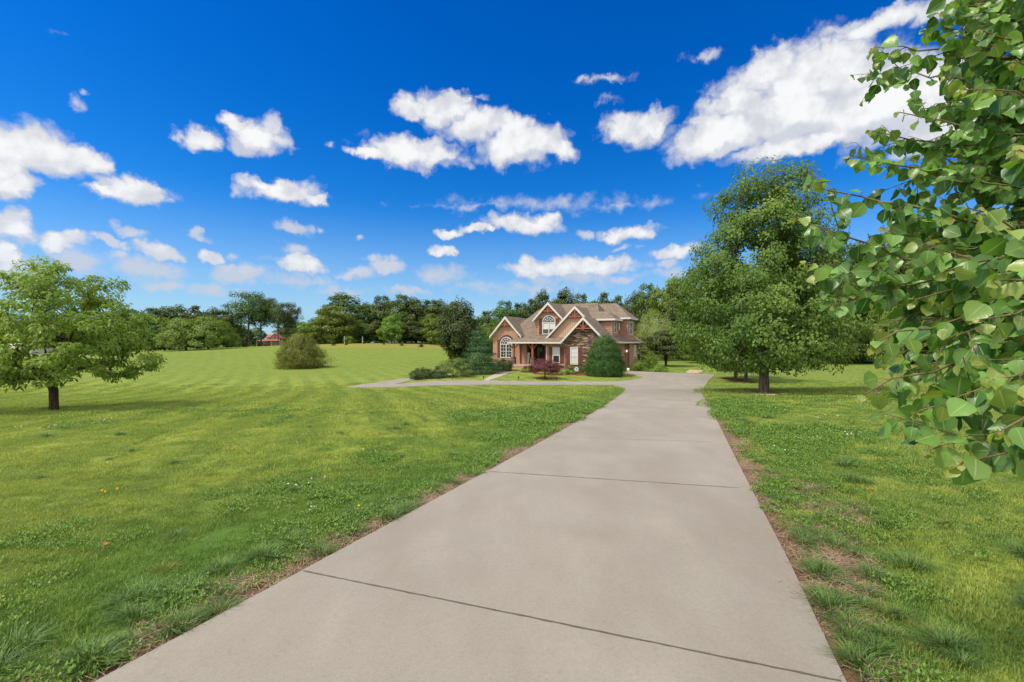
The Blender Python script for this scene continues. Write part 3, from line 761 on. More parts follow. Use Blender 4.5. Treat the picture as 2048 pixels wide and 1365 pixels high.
def hosta(u, v, r, label, n=46, seed=0, L=.30):
    p = hit(u, v); rs = np.random.RandomState(seed)
    a = rs.rand(n)*6.28; e = rs.rand(n)*.8+.15
    base = np.stack([np.cos(a)*r*.15, np.sin(a)*r*.15, np.zeros(n)+.03], 1)
    axd = np.stack([np.cos(a)*np.cos(e), np.sin(a)*np.cos(e), np.sin(e)], 1)
    pos = base+axd*(r*(.35+.5*rs.rand(n)))[:, None]
    nrm = unit(np.stack([-np.cos(a)*np.sin(e)*.6, -np.sin(a)*np.sin(e)*.6, np.cos(e)+.3], 1)+rs.randn(n, 3)*.2)
    LV, LF = leaf_quads(rs, pos, nrm, axd-np.array([0, 0, .7]), L*(.7+.5*rs.rand(n)), L*.62*(.8+.4*rs.rand(n)), .1)
    sv = MB()
    for i in range(0, n, 2): sv.tube([base[i]-np.array([0, 0, .1]), (base[i]+pos[i])/2+np.array([0, 0, .05]), pos[i]], .008, 4, False)
    e_ = empty('hosta', T3(p, 0), label, 'plant')
    link('leaf_rosette', np_mesh('hosta_leaves', LV, LF, L_hosta, fattr=dict(rnd=rs.rand(n))), e_)
    sv.build('stem', L_hosta, e_)
hosta(1124, 749, .75, 'wide pale green hosta clump right of the red maple', 90, 1)
hosta(1141, 748, .5, 'pale green hosta just left of the round white yard sign', 50, 2)
hosta(1101, 749.5, .5, 'pale green hosta half behind the red maple trunk', 50, 3)
hosta(1052, 743.5, .55, 'bright green hosta at the foot of the porch steps', 50, 4)
hosta(997, 743, .42, 'bright green hosta in front of the clipped hedge', 50, 5)
hosta(983, 744, .34, 'small hosta at the foot of the blue-green fir', 34, 6)

# ------------------------------------------------------------------ woods: a few kinds, each tree an object of its own
WOOD = {}
def kind(k, **kw):
    lm, bm = kw.pop('lm'), kw.pop('bm', M_bark)
    WOOD[k] = (tree_meshes(k, lm, bm, **kw), kw['H'], kw['Rx'])
kind('round', lm=L_oak, seed=51, H=14, z0=1.4, prof=P_round, Rx=5.2, ncl=120, nl=75, leaf=.52, aspect=.6, rc=1.25, flat=.7, inner=.35, trunk_r=.3, lump=.3, tipr=.03)
kind('tall', lm=L_oak, seed=52, H=16, z0=2.0, prof=P_oval, Rx=4.4, ncl=110, nl=75, leaf=.50, aspect=.6, rc=1.2, flat=.7, inner=.36, trunk_r=.28, lump=.35, tipr=.03)
kind('bright', lm=L_light, seed=53, H=12, z0=1.0, prof=P_round, Rx=5.0, ncl=110, nl=75, leaf=.46, aspect=.6, rc=1.15, flat=.55, inner=.34, trunk_r=.25, lump=.3, tipr=.03, droop=.04)
kind('open', lm=L_oak, seed=54, H=18, z0=7.5, prof=P_oval, Rx=6.4, ncl=85, nl=70, leaf=.46, aspect=.55, rc=1.25, flat=.9, inner=.5, trunk_r=.24, lump=.5, tipr=.035, trunk_top=.92)
kind('willow', lm=L_willow, seed=55, H=10, z0=.6, prof=P_dome, Rx=4.4, ncl=120, nl=80, leaf=.62, aspect=.13, rc=1.1, flat=1.3, inner=.25, trunk_r=.28, lump=.2, droop=.05, upbias=.1, outw=.9)
kind('broad', lm=L_dog, seed=56, H=9, z0=1.3, prof=P_dome, Rx=6.2, ncl=150, nl=80, leaf=.42, aspect=.5, rc=1.1, flat=.6, inner=.34, trunk_r=.3, lump=.16, droop=.04, trunk_top=.7)
kind('pine', lm=L_pine, seed=57, H=17, z0=2.0, prof=P_cone, Rx=4.2, ncl=120, nl=75, leaf=.62, aspect=.16, rc=1.15, flat=.4, inner=.4, trunk_r=.26, lump=.25, layers=11, droop=.03, trunk_top=.97)
NAMES = dict(round='oak_tree', tall='hardwood_tree', bright='maple_tree', open='thin_tree', willow='willow_tree', broad='dogwood_tree', pine='pine_tree')
wrs = random.Random(4)
def wood(k, u, vtop, d, halfw, label, group=None, base=None):
    ms, H, Rx = WOOD[k]
    p = at(u, d); h = zat(vtop, d)-p[2]; w = halfw/PXF*d
    sz = h/H; sx = w/Rx
    return put_tree(NAMES[k], ms, T3(p, -.1), label, 'tree', group, wrs.random()*6.28, (sx, sx, sz))
# left of the house: single trees that stand out
wood('broad', 372, 636, 112, 48, 'wide low dogwood-like tree on the far lawn, left one of a touching pair')
wood('broad', 417, 632, 113, 48, 'wide low dogwood-like tree on the far lawn, right one of a touching pair')
wood('open', 497, 577, 138, 48, 'tall airy tree towering left of the red-roofed far house')
wood('open', 522, 590, 142, 36, 'tall airy tree standing in front of the red-roofed far house')
wood('open', 556, 601, 140, 24, 'thin see-through tree just right of the red-roofed far house')
wood('open', 578, 600, 144, 22, 'very thin see-through tree in the gap right of the far house')
wood('bright', 672, 607, 138, 40, 'round bright green tree right of the cream shed')
wood('tall', 692, 585, 150, 50, 'tall dark tree looming behind the round bright green tree')
wood('bright', 615, 640, 142, 26, 'low green tree behind the huge lawn shrub')
wood('bright', 783, 622, 130, 24, 'light green tree in front of the dark wood beyond the hill crest')
wood('bright', 868, 622, 128, 22, 'light green tree at the edge of the dark wood left of the dark glossy tree')
gl = 'dark trees of the wood along the hill crest'
for u, vt, d, hw_ in ((738,604,155,30),(766,592,150,34),(800,590,148,36),(832,594,146,34),(862,600,150,32),(884,598,152,30),(905,604,150,30),(752,640,140,26),(812,636,138,30),(845,640,136,30),(888,630,136,30),(650,622,156,30),(720,640,142,26)):
    wood(wrs.choice(('round', 'tall', 'round')), u, vt, d, hw_, 'dark tree in the wood along the hill crest left of the house', gl)
gf = 'dark trees of the far wood at the left'
for u, vt, d, hw_ in ((-150,590,125,60),(-60,610,128,50),(20,620,130,44),(90,625,130,44),(160,622,130,44),(225,618,128,40),(262,620,126,36),(300,616,130,34),(330,612,132,34),(356,608,136,30),(395,612,136,30),(425,614,138,30),(455,622,136,26),(240,650,120,34),(310,650,122,34),(352,650,124,34)):
    wood(wrs.choice(('round', 'tall', 'round')), u, vt, d, hw_, 'dark tree in the far wood behind the left lawn', gf)
for u, vt, d, hw_ in ((462,640,170,24),(488,652,172,20),(515,655,175,18),(584,640,172,22),(604,650,168,20),(560,655,176,16)):
    wood('round', u, vt, d, hw_, 'distant low tree behind the red-roofed farmhouse', 'distant trees behind the farmhouse')
# behind and right of the house
wood('round', 1008, 602, 104, 32, 'dark treetop above the roof of the left brick gable')
wood('tall', 1083, 577, 112, 24, 'dark leafy treetop left of the high dormer peak')
wood('tall', 1135, 574, 114, 30, 'dark leafy treetop above the middle of the main roof')
wood('willow', 1318, 627, 84, 34, 'pale green willow beyond the right end of the house')
wood('willow', 1290, 640, 88, 24, 'smaller pale willow close behind the right roof corner')
wood('bright', 1345, 545, 96, 46, 'tall feathery light green tree rising between the house and the tall cone-shaped tree')
gh = 'green trees of the wood behind the house'
for k, u, vt, d, hw_ in (('bright',950,632,112,26),('round',972,622,110,28),('bright',985,640,98,24),('round',1040,606,106,32),('round',1062,598,110,28),('bright',1110,590,104,30),('round',1160,588,112,28),
        ('bright',1185,592,104,30),('round',1212,586,110,30),('round',1240,592,106,28),('tall',1265,582,104,28),('round',1292,568,100,32),('bright',1318,575,94,30),('round',1380,540,100,44),('round',1262,612,96,28),
        ('bright',1300,612,92,30),('round',1352,600,92,34),('round',1025,640,100,30),('bright',1075,630,98,30)):
    wood(k, u, vt, d, hw_, 'green tree in the wood rising behind the brick house', gh)
gr = 'dark trees of the wood beyond the right lawn'
for k, u, vt, d, hw_ in (('round',1430,560,92,50),('tall',1490,520,94,50),('round',1550,510,92,56),('tall',1610,505,90,54),('tall',1665,500,84,50),('round',1705,490,80,54),('tall',1750,470,78,60),('round',1800,470,80,66),('tall',1860,450,78,66),
        ('round',1920,440,80,70),('tall',1990,440,80,70),('round',2060,440,82,70),('tall',2150,420,80,80),('round',2260,430,80,80),('round',1700,590,76,46),('tall',1775,560,76,40),('round',1470,640,82,50),('round',1560,640,82,50),('round',1640,620,80,44),('round',1880,600,76,60),('round',1980,600,76,60)):
    wood(k, u, vt, d, hw_, 'dark tree in the wood beyond the right-hand lawn', gr)
wood('pine', 1668, 560, 73, 38, 'feathery grey-green conifer just behind the right side of the tall cone-shaped tree')
wood('broad', 1765, 590, 73, 40, 'layered green tree at the wood edge seen left of the near pear leaves')
wood('pine', 1830, 600, 72, 40, 'light green conifer at the wood edge behind the near pear leaves')
wood('bright', 1395, 640, 76, 30, 'green tree in shade behind the parking area')

# undergrowth closing the foot of the woods
def undergrowth():
    rs = np.random.RandomState(8); C = []
    def line(pts, n, h, w):
        pts = np.array(pts); seg = np.linalg.norm(np.diff(pts, axis=0), axis=1); cs = np.concatenate([[0], np.cumsum(seg)])
        for _ in range(n):
            t = rs.rand()*cs[-1]; i = min(np.searchsorted(cs, t, side='right')-1, len(seg)-1); q = pts[i]+(pts[i+1]-pts[i])*(t-cs[i])/seg[i]
            x, y = q+rs.randn(2)*w; C.append((x, y, gz(x, y)+rs.rand()**1.5*h, .9+.8*rs.rand()))
    def A(u, d): q = at(u, d); return (q[0], q[1])
    line([A(-200, 124), A(100, 128), A(330, 126), A(470, 134)], 330, 5, 2)
    line([A(575, 150), A(640, 152), A(760, 142), A(900, 136)], 300, 5, 2)
    line([A(930, 100), A(1050, 102), A(1200, 102), A(1300, 95), A(1400, 86)], 330, 6, 2)
    line([A(1400, 84), A(1500, 82), A(1650, 78), A(1760, 75), A(1900, 75), A(2150, 76)], 420, 5, 1.5)
    C = np.array(C); k = np.repeat(np.arange(len(C)), 60); n = len(k)
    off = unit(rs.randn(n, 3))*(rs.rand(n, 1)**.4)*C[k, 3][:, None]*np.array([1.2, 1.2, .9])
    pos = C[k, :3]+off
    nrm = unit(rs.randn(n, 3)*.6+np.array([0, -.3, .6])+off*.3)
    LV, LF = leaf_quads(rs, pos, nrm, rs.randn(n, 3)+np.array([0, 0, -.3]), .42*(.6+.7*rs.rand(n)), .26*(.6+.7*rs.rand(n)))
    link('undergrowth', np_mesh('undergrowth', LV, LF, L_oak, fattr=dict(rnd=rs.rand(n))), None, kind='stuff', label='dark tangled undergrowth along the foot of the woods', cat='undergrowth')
undergrowth()
# young conifers planted along the hill crest
sap = tree_meshes('sapling', L_dark, M_barkd, seed=61, H=1.1, z0=.05, prof=P_cone, Rx=.42, ncl=30, nl=40, leaf=.10, aspect=.25, rc=.16, flat=.5, trunk_r=.03, layers=6, trunk_n=5, tipr=.006)
for i, (u, d, lab) in enumerate(((768,122,'knee-high young conifer third from the right on the tan hill crest'),(804,117,'knee-high young conifer second from the right on the hill crest'),(842,113,'knee-high young conifer at the right end of the row on the hill crest'),
        (692,120,'knee-high young conifer left of the middle on the hill crest, below the white post'),(667,118,'young dark conifer right of the cream shed'),(728,128,'tiny young conifer on the hill skyline'))):
    q = at(u, d); s = .8+.15*((i*37) % 5)
    put_tree('conifer_sapling', sap, T3(q), lab, 'sapling', 'young conifers planted on the hill', i*1.3, (s*1.3, s*1.3, s))

# ------------------------------------------------------------------ the brick house
HZ = -2.05
house = empty('brick_house', (-.98, 63.5, HZ), 'brown-roofed brick and stone family house with steep white-edged gables', 'house', rz=R(-28))
def part(name, mb, mat, parent=None, label=None, **kw): return mb.build(name, mat, parent if parent is not None else house, label=label, **kw)
def fpt(face, plane, h, z, out=0.0): return (h, plane-out, z) if face == 'f' else (plane+out, h, z)
def wall(mb, face, plane, poly, th=.22):
    mb.prism([fpt(face, plane, h, z) for h, z in poly], (0, th, 0) if face == 'f' else (-th, 0, 0))
def span(poly, z):
    xs = []
    n = len(poly)
    for i in range(n):
        (a, za), (b, zb) = poly[i], poly[(i+1) % n]
        if (za-z)*(zb-z) <= 0 and abs(za-zb) > 1e-9: xs.append(a+(b-a)*(z-za)/(zb-za))
    return (min(xs), max(xs)) if len(xs) > 1 else None
def siding(mb, face, plane, poly, exp=.27):
    wall(mb, face, plane, poly, .16)
    z0 = min(z for _, z in poly); z1 = max(z for _, z in poly); z = z0
    while z < z1-.02:
        zt = min(z+exp, z1-.01); a, b = span(poly, z+.005) or (0, 0), span(poly, zt-.005)
        if a and b:
            A, B_, C_, D = fpt(face, plane, a[0], z, .065), fpt(face, plane, a[1], z, .065), fpt(face, plane, b[1], zt, .012), fpt(face, plane, b[0], zt, .012)
            E0, E1 = fpt(face, plane, a[0], z, .003), fpt(face, plane, a[1], z, .003)
            mb.add([A, B_, C_, D, E0, E1], [(0, 1, 2, 3), (4, 5, 1, 0)])
        z += exp
def rect(h0, h1, z0, z1): return [(h0, z0), (h1, z0), (h1, z1), (h0, z1)]
def fbox(mb, face, plane, h0, h1, z0, z1, o0, o1):
    if face == 'f': mb.box(h0, h1, plane-o1, plane-o0, z0, z1)
    else: mb.box(plane+o0, plane+o1, h0, h1, z0, z1)
def window(face, plane, h0, h1, z0, z1, arch=False, split=1, blind=.55, label=None, bars=(0, 0), mat_low=None):
    "frame with sash bars; pane, blind and grille are sub-parts"
    fw = .10; f = MB(); hc = (h0+h1)/2; zm = z0+(z1-z0)*.47
    for a, b, c, d in ((h0, h0+fw, z0, z1), (h1-fw, h1, z0, z1), (h0+fw, h1-fw, z0, z0+fw), (h0+fw, h1-fw, z1-fw, z1), (h0+fw, h1-fw, zm-.03, zm+.03)): fbox(f, face, plane, a, b, c, d, .004, .09)
    for k in range(1, split):
        c = h0+(h1-h0)*k/split; fbox(f, face, plane, c-.06, c+.06, z0+fw, z1-fw, .004, .094)
    r = (h1-h0)/2
    if arch:
        n = 20; o = [(hc+r*math.cos(math.pi*k/n), z1+r*math.sin(math.pi*k/n)) for k in range(n+1)]; i_ = [(hc+(r-fw)*math.cos(math.pi*k/n), z1+(r-fw)*math.sin(math.pi*k/n)) for k in range(n+1)]
        for k in range(n): f.prism([fpt(face, plane, *o[k], .004), fpt(face, plane, *o[k+1], .004), fpt(face, plane, *i_[k+1], .004), fpt(face, plane, *i_[k], .004)], (0, -.086, 0) if face == 'f' else (.086, 0, 0))
    w = part('window', f, M_trim, label=label)
    g = MB(); fbox(g, face, plane, h0+fw, h1-fw, z0+fw, zm-.03, .004, .03); fbox(g, face, plane, h0+fw, h1-fw, zm+.03, z1-fw, .004, .03 if not blind else .02)
    if arch: g.prism([fpt(face, plane, hc+(r-fw)*math.cos(math.pi*k/20), z1+(r-fw)*math.sin(math.pi*k/20), .004) for k in range(21)], (0, -.026, 0) if face == 'f' else (.026, 0, 0))
    g.build('pane', M_glass, w)
    if blind:
        b = MB(); zb = z1-fw-(z1-z0-2*fw)*blind; fbox(b, face, plane, h0+fw, h1-fw, max(zb, zm+.03), z1-fw, .022, .036)
        if zb < zm-.03: fbox(b, face, plane, h0+fw, h1-fw, zb, zm-.03, .032, .038)
        b.build('blind', M_blind, w)
    m = MB()
    for s_ in range(split):
        a = h0+fw+(h1-h0-2*fw)*s_/split; b_ = h0+fw+(h1-h0-2*fw)*(s_+1)/split
        for k in range(1, bars[0]+1):
            c = a+(b_-a)*k/(bars[0]+1); fbox(m, face, plane, c-.018, c+.018, z0+fw, z1-fw, .04, .055)
        for za, zb_ in ((z0+fw, zm-.03), (zm+.03, z1-fw)):
            for k in range(1, bars[1]+1):
                c = za+(zb_-za)*k/(bars[1]+1); fbox(m, face, plane, a, b_, c-.018, c+.018, .04, .0553)
    if arch:
        for k in range(1, 5):
            an = math.pi*k/5; d = Vector((math.cos(an), math.sin(an)))
            m.bar(fpt(face, plane, hc+d.x*r*.33, z1+d.y*r*.33, .048), fpt(face, plane, hc+d.x*(r-fw), z1+d.y*(r-fw), .048), .045, .02, (0, 1, 0) if face == 'f' else (1, 0, 0))
        for rr_ in (.33, .66):
            for k in range(12):
                a0, a1 = math.pi*k/12, math.pi*(k+1)/12
                m.bar(fpt(face, plane, hc+r*rr_*math.cos(a0), z1+r*rr_*math.sin(a0), .05), fpt(face, plane, hc+r*rr_*math.cos(a1), z1+r*rr_*math.sin(a1), .05), .045, .02, (0, 1, 0) if face == 'f' else (1, 0, 0))
    if m.v: m.build('grille', M_trim, w)
    return w
def shutter(face, plane, h0, h1, z0, z1, cut=None, plank=False):
    m = MB(); n = 4; wd = (h1-h0)/n
    for k in range(n):
        zt = z1 if cut is None else z1+cut*((k+.5)/n if cut > 0 else (1-(k+.5)/n))*(1 if cut > 0 else -1)
        fbox(m, face, plane, h0+k*wd+.006, h0+(k+1)*wd-.006, z0, zt, .004, .035)
    for z in ((z0+.15, z0+.3), (z1-.3, z1-.15)): fbox(m, face, plane, h0+.01, h1-.01, z[0], z[1], .035, .06)
    part('shutter', m, M_shut)
def gable_roof(sc, hw_, ze, za, t0, t1, th=.16, label=None, hwr=None):
    "two slopes as slabs; white rake boards are a sub-part"
    m = MB(); hwr = hwr or hw_; sl = (za-ze)/hw_; zer = za-sl*hwr
    m.prism([(sc, t0, za), (sc-hw_, t0, ze), (sc-hw_, t0, ze-th), (sc, t0, za-th)], (0, t1-t0, 0))
    m.prism([(sc, t0, za), (sc, t0, za-th), (sc+hwr, t0, zer-th), (sc+hwr, t0, zer)], (0, t1-t0, 0))
    o = part('roof', m, M_roof, label=label)
    f = MB()
    for sg, w_, z_ in ((-1, hw_, ze), (1, hwr, zer)):
        a, b = (sc, za-.02), (sc+sg*w_, z_-.02)
        f.prism([(a[0], t0-.07, a[1]), (a[0], t0-.07, a[1]-.36), (b[0], t0-.07, b[1]-.25), (b[0], t0-.07, b[1])], (0, .066, 0))
        # soffit behind the board
        f.prism([(a[0], t0-.001, a[1]-th-.02), (a[0], t0-.001, a[1]-th-.10), (b[0], t0-.001, b[1]-th-.10), (b[0], t0-.001, b[1]-th-.02)], (0, .42, 0))
    f.build('rake_board', M_trim, o)
    return o
def truss(sc, za, t, w, drop):
    m = MB(); z = za-drop
    m.bar((sc-w, t, z), (sc+w, t, z), .17, .16); m.bar((sc, t-.005, z-.22), (sc, t-.005, za-.30), .17, .17, (0, 1, 0))
    for sg in (-1, 1): m.bar((sc+sg*.06, t+.003, z+.1), (sc+sg*w*.52, t+.003, z+w*.52), .13, .13, (0, 1, 0))
    part('gable_truss', m, M_truss)

# walls: left brick gable, recessed entry, dormer, board-and-batten gable, stone gable, side walls
b = MB()
wall(b, 'f', 0, [(-1.95, -.6), (2.05, -.6), (2.05, 4.55), (.26, 6.75), (-1.95, 4.45)])
b.box(-1.95, -1.75, .22, 8, -.6, 4.3)
part('brick_wall', b, M_brick, label='red brick gable wall with arched window')
b = MB(); b.box(2.06, 2.32, -.02, 2.2, .55, 3.7); b.box(2.32, 3.25, .25, .5, .62, 3.6)
part('entry_wall', b, M_brick)
b = MB(); b.box(3.25, 6.83, 2.0, 2.2, .55, 3.7); b.box(3.25, 3.45, .5, 2.0, .55, 3.6)
part('entry_wall', b, M_dark, label='dark recessed entry wall behind the porch columns')
b = MB(); siding(b, 'f', .7, [(4.37, 4.25), (8.42, 4.25), (8.42, 6.45), (6.39, 8.6), (4.37, 6.45)])
b.box(4.37, 4.53, .86, 3.5, 4.2, 6.5); b.box(8.26, 8.42, .86, 3.5, 4.2, 6.5)
for h in (4.30, 8.32): b.box(h, h+.16, .60, .70, 4.25, 6.4)
part('siding_wall', b, M_siding, label='tan lap-sided dormer wall with arched upper window')
b = MB(); wall(b, 'f', 0, [(6.3, 3.6), (14.4, 3.6), (14.4, 4.0), (10.42, 7.95)])
for k in range(22):
    h = 6.75+k*.32; zt = 7.9-1.02*abs(h-10.42)
    if zt > 4.1: b.box(h-.025, h+.025, -.03, -.002, 3.7, zt)
part('board_wall', b, M_bb, label='beige board-and-batten gable wall')
b = MB(); wall(b, 'f', -2.4, [(9.87, -.7), (14.92, -.7), (14.92, 3.75), (12.39, 6.3), (9.87, 3.75)], .3)
b.box(9.87, 10.1, -2.1, -1.2, -.7, 3.5)
part('stone_wall', b, M_stone, label='brown ledge-stone gable wall')
b = MB(); siding(b, 'f', -1.2, rect(6.83, 9.87, .3, 3.45)); b.box(6.83, 7.0, -1.04, 2.0, .3, 3.5); b.box(6.75, 6.93, -1.28, -1.2, .3, 3.45)
part('siding_wall', b, M_siding)
b = MB(); b.box(6.83, 9.87, -1.19, -.9, -.7, .3); part('brick_wall', b, M_brick)
b = MB(); wall(b, 'e', 14.92, rect(-2.1, 7.3, -.7, 3.7)); part('brick_wall', b, M_brick, label='brick side wall facing the parking area')
b = MB(); b.box(14.92, 15.46, 7.3, 7.45, -.5, 3.6); part('brick_wall', b, M_brick, label='narrow brick return holding a wall lantern')
b = MB(); b.box(14.3, 14.5, 12, 14.6, -.7, 3.7); part('recess_wall', b, M_dark)  # shade under the eave is put into this wall's dark colour
b = MB(); siding(b, 'e', 15.5, rect(7.3, 12, 0, 3.5)); b.box(15.3, 15.48, 7.3, 12, -.7, 0); b.box(14.3, 15.34, 11.85, 12, -.5, 3.5)
for h in (7.24, 11.9): b.box(15.50, 15.58, h, h+.15, 0, 3.5)
part('siding_wall', b, M_siding, label='lap-sided side bay with one small window')
b = MB(); siding(b, 'f', 2.3, rect(11.2, 14.5, 3.9, 6.5)); siding(b, 'e', 14.5, rect(2.3, 6.1, 3.9, 6.5)); b.box(14.42, 14.56, 2.22, 2.32, 4.2, 6.5)
part('siding_wall', b, M_siding, label='lap-sided side dormer with a slim window')
b = MB(); siding(b, 'f', 6.0, rect(12, 15.6, 3.6, 6.8)); siding(b, 'e', 15.6, rect(6.0, 9.6, 3.6, 6.8)); b.box(15.54, 15.68, 5.92, 6.02, 3.9, 6.8); b.box(15.54, 15.68, 9.5, 9.62, 3.9, 6.8)
part('siding_wall', b, M_siding, label='lap-sided upper bay with a two-pane window')
b = MB(); b.box(-1.9, 14.6, 9.0, 9.2, -.7, 4.4); b.box(2.0, 9.87, 2.25, 2.4, -.7, 3.6)
part('rear_wall', b, M_brick)

# roofs
rm = MB()
rm.add([(-.6, .6, 4.40), (13.6, .6, 4.40), (14.6, 10, 4.40), (-.6, 10, 4.40), (3.93, 5.2, 8.95), (11.7, 5.2, 8.95)],
       [(0, 1, 5, 4), (1, 2, 5), (2, 3, 4, 5), (3, 0, 4), (3, 2, 1, 0)])
part('roof', rm, M_roof, label='steep hipped main roof of brown shingles')
gable_roof(.26, 2.5, 4.37, 7.13, -.45, 6.5, label='brown roof of the brick gable')
gable_roof(6.39, 2.25, 6.55, 8.91, .25, 5.0, label='brown roof of the high dormer')
gable_roof(10.42, 4.3, 3.86, 8.22, -.38, 10, label='brown roof of the board-and-batten gable', hwr=4.42)
gable_roof(12.39, 2.98, 3.58, 6.66, -2.85, 3, label='brown roof of the stone gable')
m = MB(); m.add([(1.55, -2.05, 3.56), (9.9, -2.05, 3.56), (9.9, .75, 4.46), (1.95, .75, 4.46), (1.55, -2.05, 3.40), (9.9, -2.05, 3.40), (9.9, .75, 4.30), (1.95, .75, 4.30)],
                [(0, 1, 2, 3), (7, 6, 5, 4), (4, 5, 1, 0), (5, 6, 2, 1), (6, 7, 3, 2), (7, 4, 0, 3)])
pr = part('roof', m, M_roof, label='low porch roof of brown shingles')
g = MB(); g.box(1.5, 9.55, -2.16, -2.054, 3.38, 3.56); g.box(6.7, 9.8, -1.36, -1.28, 3.28, 3.44); g.build('gutter', M_trim, pr)
def hip_cap(s0, s1, t0, t1, ze, zr, sr0, sr1, tr, label):
    m = MB(); m.add([(s0, t0, ze), (s1, t0, ze), (s1, t1, ze), (s0, t1, ze), (sr0, tr, zr), (sr1, tr, zr)], [(0, 1, 5, 4), (1, 2, 5), (2, 3, 4, 5), (3, 0, 4), (3, 2, 1, 0)])
    o = part('roof', m, M_roof, label=label); f = MB()
    f.box(s0, s1, t0-.05, t0, ze-.20, ze+.03); f.box(s1, s1+.05, t0-.05, t1, ze-.20, ze+.03); f.box(s0, s1, t0+.001, t1-.001, ze-.12, ze-.01); f.build('fascia', M_trim, o)
hip_cap(11.0, 14.98, 1.85, 6.6, 6.55, 7.64, 11.0, 13.7, 3.4, 'small hipped roof over the slim-windowed side dormer')
hip_cap(11.0, 16.05, 5.55, 10.2, 6.84, 9.02, 10.9, 13.6, 7.85, 'hipped roof over the upper side bay')
m = MB(); m.add([(15.98, 5.2, 3.56), (15.98, 14.8, 3.56), (13.2, 5.2, 5.55), (13.2, 12.2, 5.55), (13.2, 14.8, 3.56)], [(0, 1, 3, 2), (1, 4, 3), (2, 3, 4), (4, 1, 0, 2)])
m.add([(15.36, 2.6, 3.57), (15.98, 5.2, 3.565), (13.2, 5.2, 5.56), (14.6, 2.6, 4.3)], [(0, 1, 2, 3)])
sr_ = part('roof', m, M_roof, label='low skirt roof along the side wall'); g = MB(); g.box(15.98, 16.06, 5.2, 14.86, 3.40, 3.58); g.box(14.5, 15.97, 5.3, 14.75, 3.42, 3.545); g.bar((15.42, -2.7, 3.5), (15.42, 2.7, 3.5), .1, .18); g.bar((15.42, 2.6, 3.49), (16.02, 5.25, 3.49), .1, .18); g.build('gutter', M_trim, sr_)
truss(.26, 7.13, -.36, .98, 1.16); truss(6.39, 8.91, .36, 1.02, 1.2); truss(10.42, 8.22, -.30, 1.22, 1.38); truss(12.39, 6.66, -2.76, 1.32, 1.42)

# windows and shutters
window('f', 0, -.72, 1.19, 1.37, 3.3, arch=True, split=2, blind=0, bars=(1, 1), label='tall arched window in the brick gable')
window('f', .655, 5.44, 7.34, 4.60, 6.2, arch=True, split=2, blind=.62, label='arched upper window with half-drawn blinds')
window('f', -2.4, 10.58, 11.60, .80, 2.93, blind=.98, bars=(1, 1), label='stone-wall window with closed blinds')
window('f', -1.245, 7.73, 8.74, .86, 2.92, blind=.55, label='siding-wall window with half-drawn blind')
window('e', 14.545, 3.0, 3.95, 4.72, 6.35, blind=0, label='slim side dormer window')
window('e', 15.645, 6.5, 8.4, 4.5, 6.35, split=2, blind=0, label='two-pane upper bay window')
window('e', 15.545, 9.6, 11.2, 1.15, 3.1, blind=.9, bars=(1, 0), label='small side bay window')
window('f', 2.0, 5.9, 6.75, .75, 3.35, blind=0, label='tall sidelight window in the shaded entry')
shutter('f', 0, -1.22, -.76, 1.37, 3.9); shutter('f', .655, 4.92, 5.40, 4.6, 6.75); shutter('f', .655, 7.38, 7.86, 4.6, 6.75)
shutter('f', -1.245, 7.22, 7.69, .86, 2.92); shutter('f', -1.245, 8.78, 9.26, .86, 2.92); shutter('f', -2.4, 10.05, 10.54, .8, 2.93); shutter('f', -2.4, 11.64, 12.12, .8, 2.93)
m = MB(); 
for k in range(14):
    a = math.pi*(k+.5)/14
    m.bar((.235+1.0*math.cos(a), -.02, 3.32+1.0*math.sin(a)), (.235+1.24*math.cos(a), -.02, 3.32+1.24*math.sin(a)), .19, .06, (0, 1, 0))
part('brick_arch', m, M_dark)
# porch: floor, steps, columns on stone bases, door, lights, downspouts
m = MB(); m.box(1.7, 6.83, -1.95, 2.0, .42, .60); pf = part('porch_floor', m, M_flag)
m = MB(); m.box(1.74, 6.83, -1.9, 1.9, -.7, .42); m.build('brick_riser', M_brick, pf)
for k in range(3):
    m = MB(); m.box(1.95-k*.06, 4.75+k*.06, -2.30-k*.38, -1.951-k*.38, -.7, .43-k*.15-.04); st = part('step', m, M_brick)
    q = MB(); q.box(1.92-k*.06, 4.78+k*.06, -2.34-k*.38, -1.951-k*.38, .43-k*.15-.039, .43-k*.15); q.build('tread', M_flag, st)
for s0 in (2.24, 5.06):
    m = MB(); m.box(s0-.13, s0+.13, -1.78, -1.52, 1.55, 3.42); m.box(s0-.17, s0+.17, -1.82, -1.48, 3.2, 3.36); pc = part('porch_column', m, M_truss)
    for sg in (-1, 1):
        q = MB(); q.bar((s0+sg*.12, -1.65, 2.7), (s0+sg*.62, -1.65, 3.3), .12, .12, (0, 1, 0)); q.build('bracket', M_truss, pc)
    q = MB(); q.box(s0-.26, s0+.26, -1.91, -1.39, .601, 1.5); q.box(s0-.30, s0+.30, -1.945, -1.355, 1.5, 1.56); q.build('stone_base', M_stone, pc)
m = MB(); m.box(3.9, 4.95, 1.90, 1.998, .62, 3.0); dr = part('door', m, M_door); q = MB(); q.box(4.08, 4.42, 1.885, 1.899, 1.5, 2.8); q.box(4.48, 4.8, 1.885, 1.899, 1.5, 2.8); q.build('pane', M_glass, dr)
q = MB(); q.box(4.84, 4.89, 1.86, 1.899, 1.5, 1.72); q.build('handle', M_black, dr)
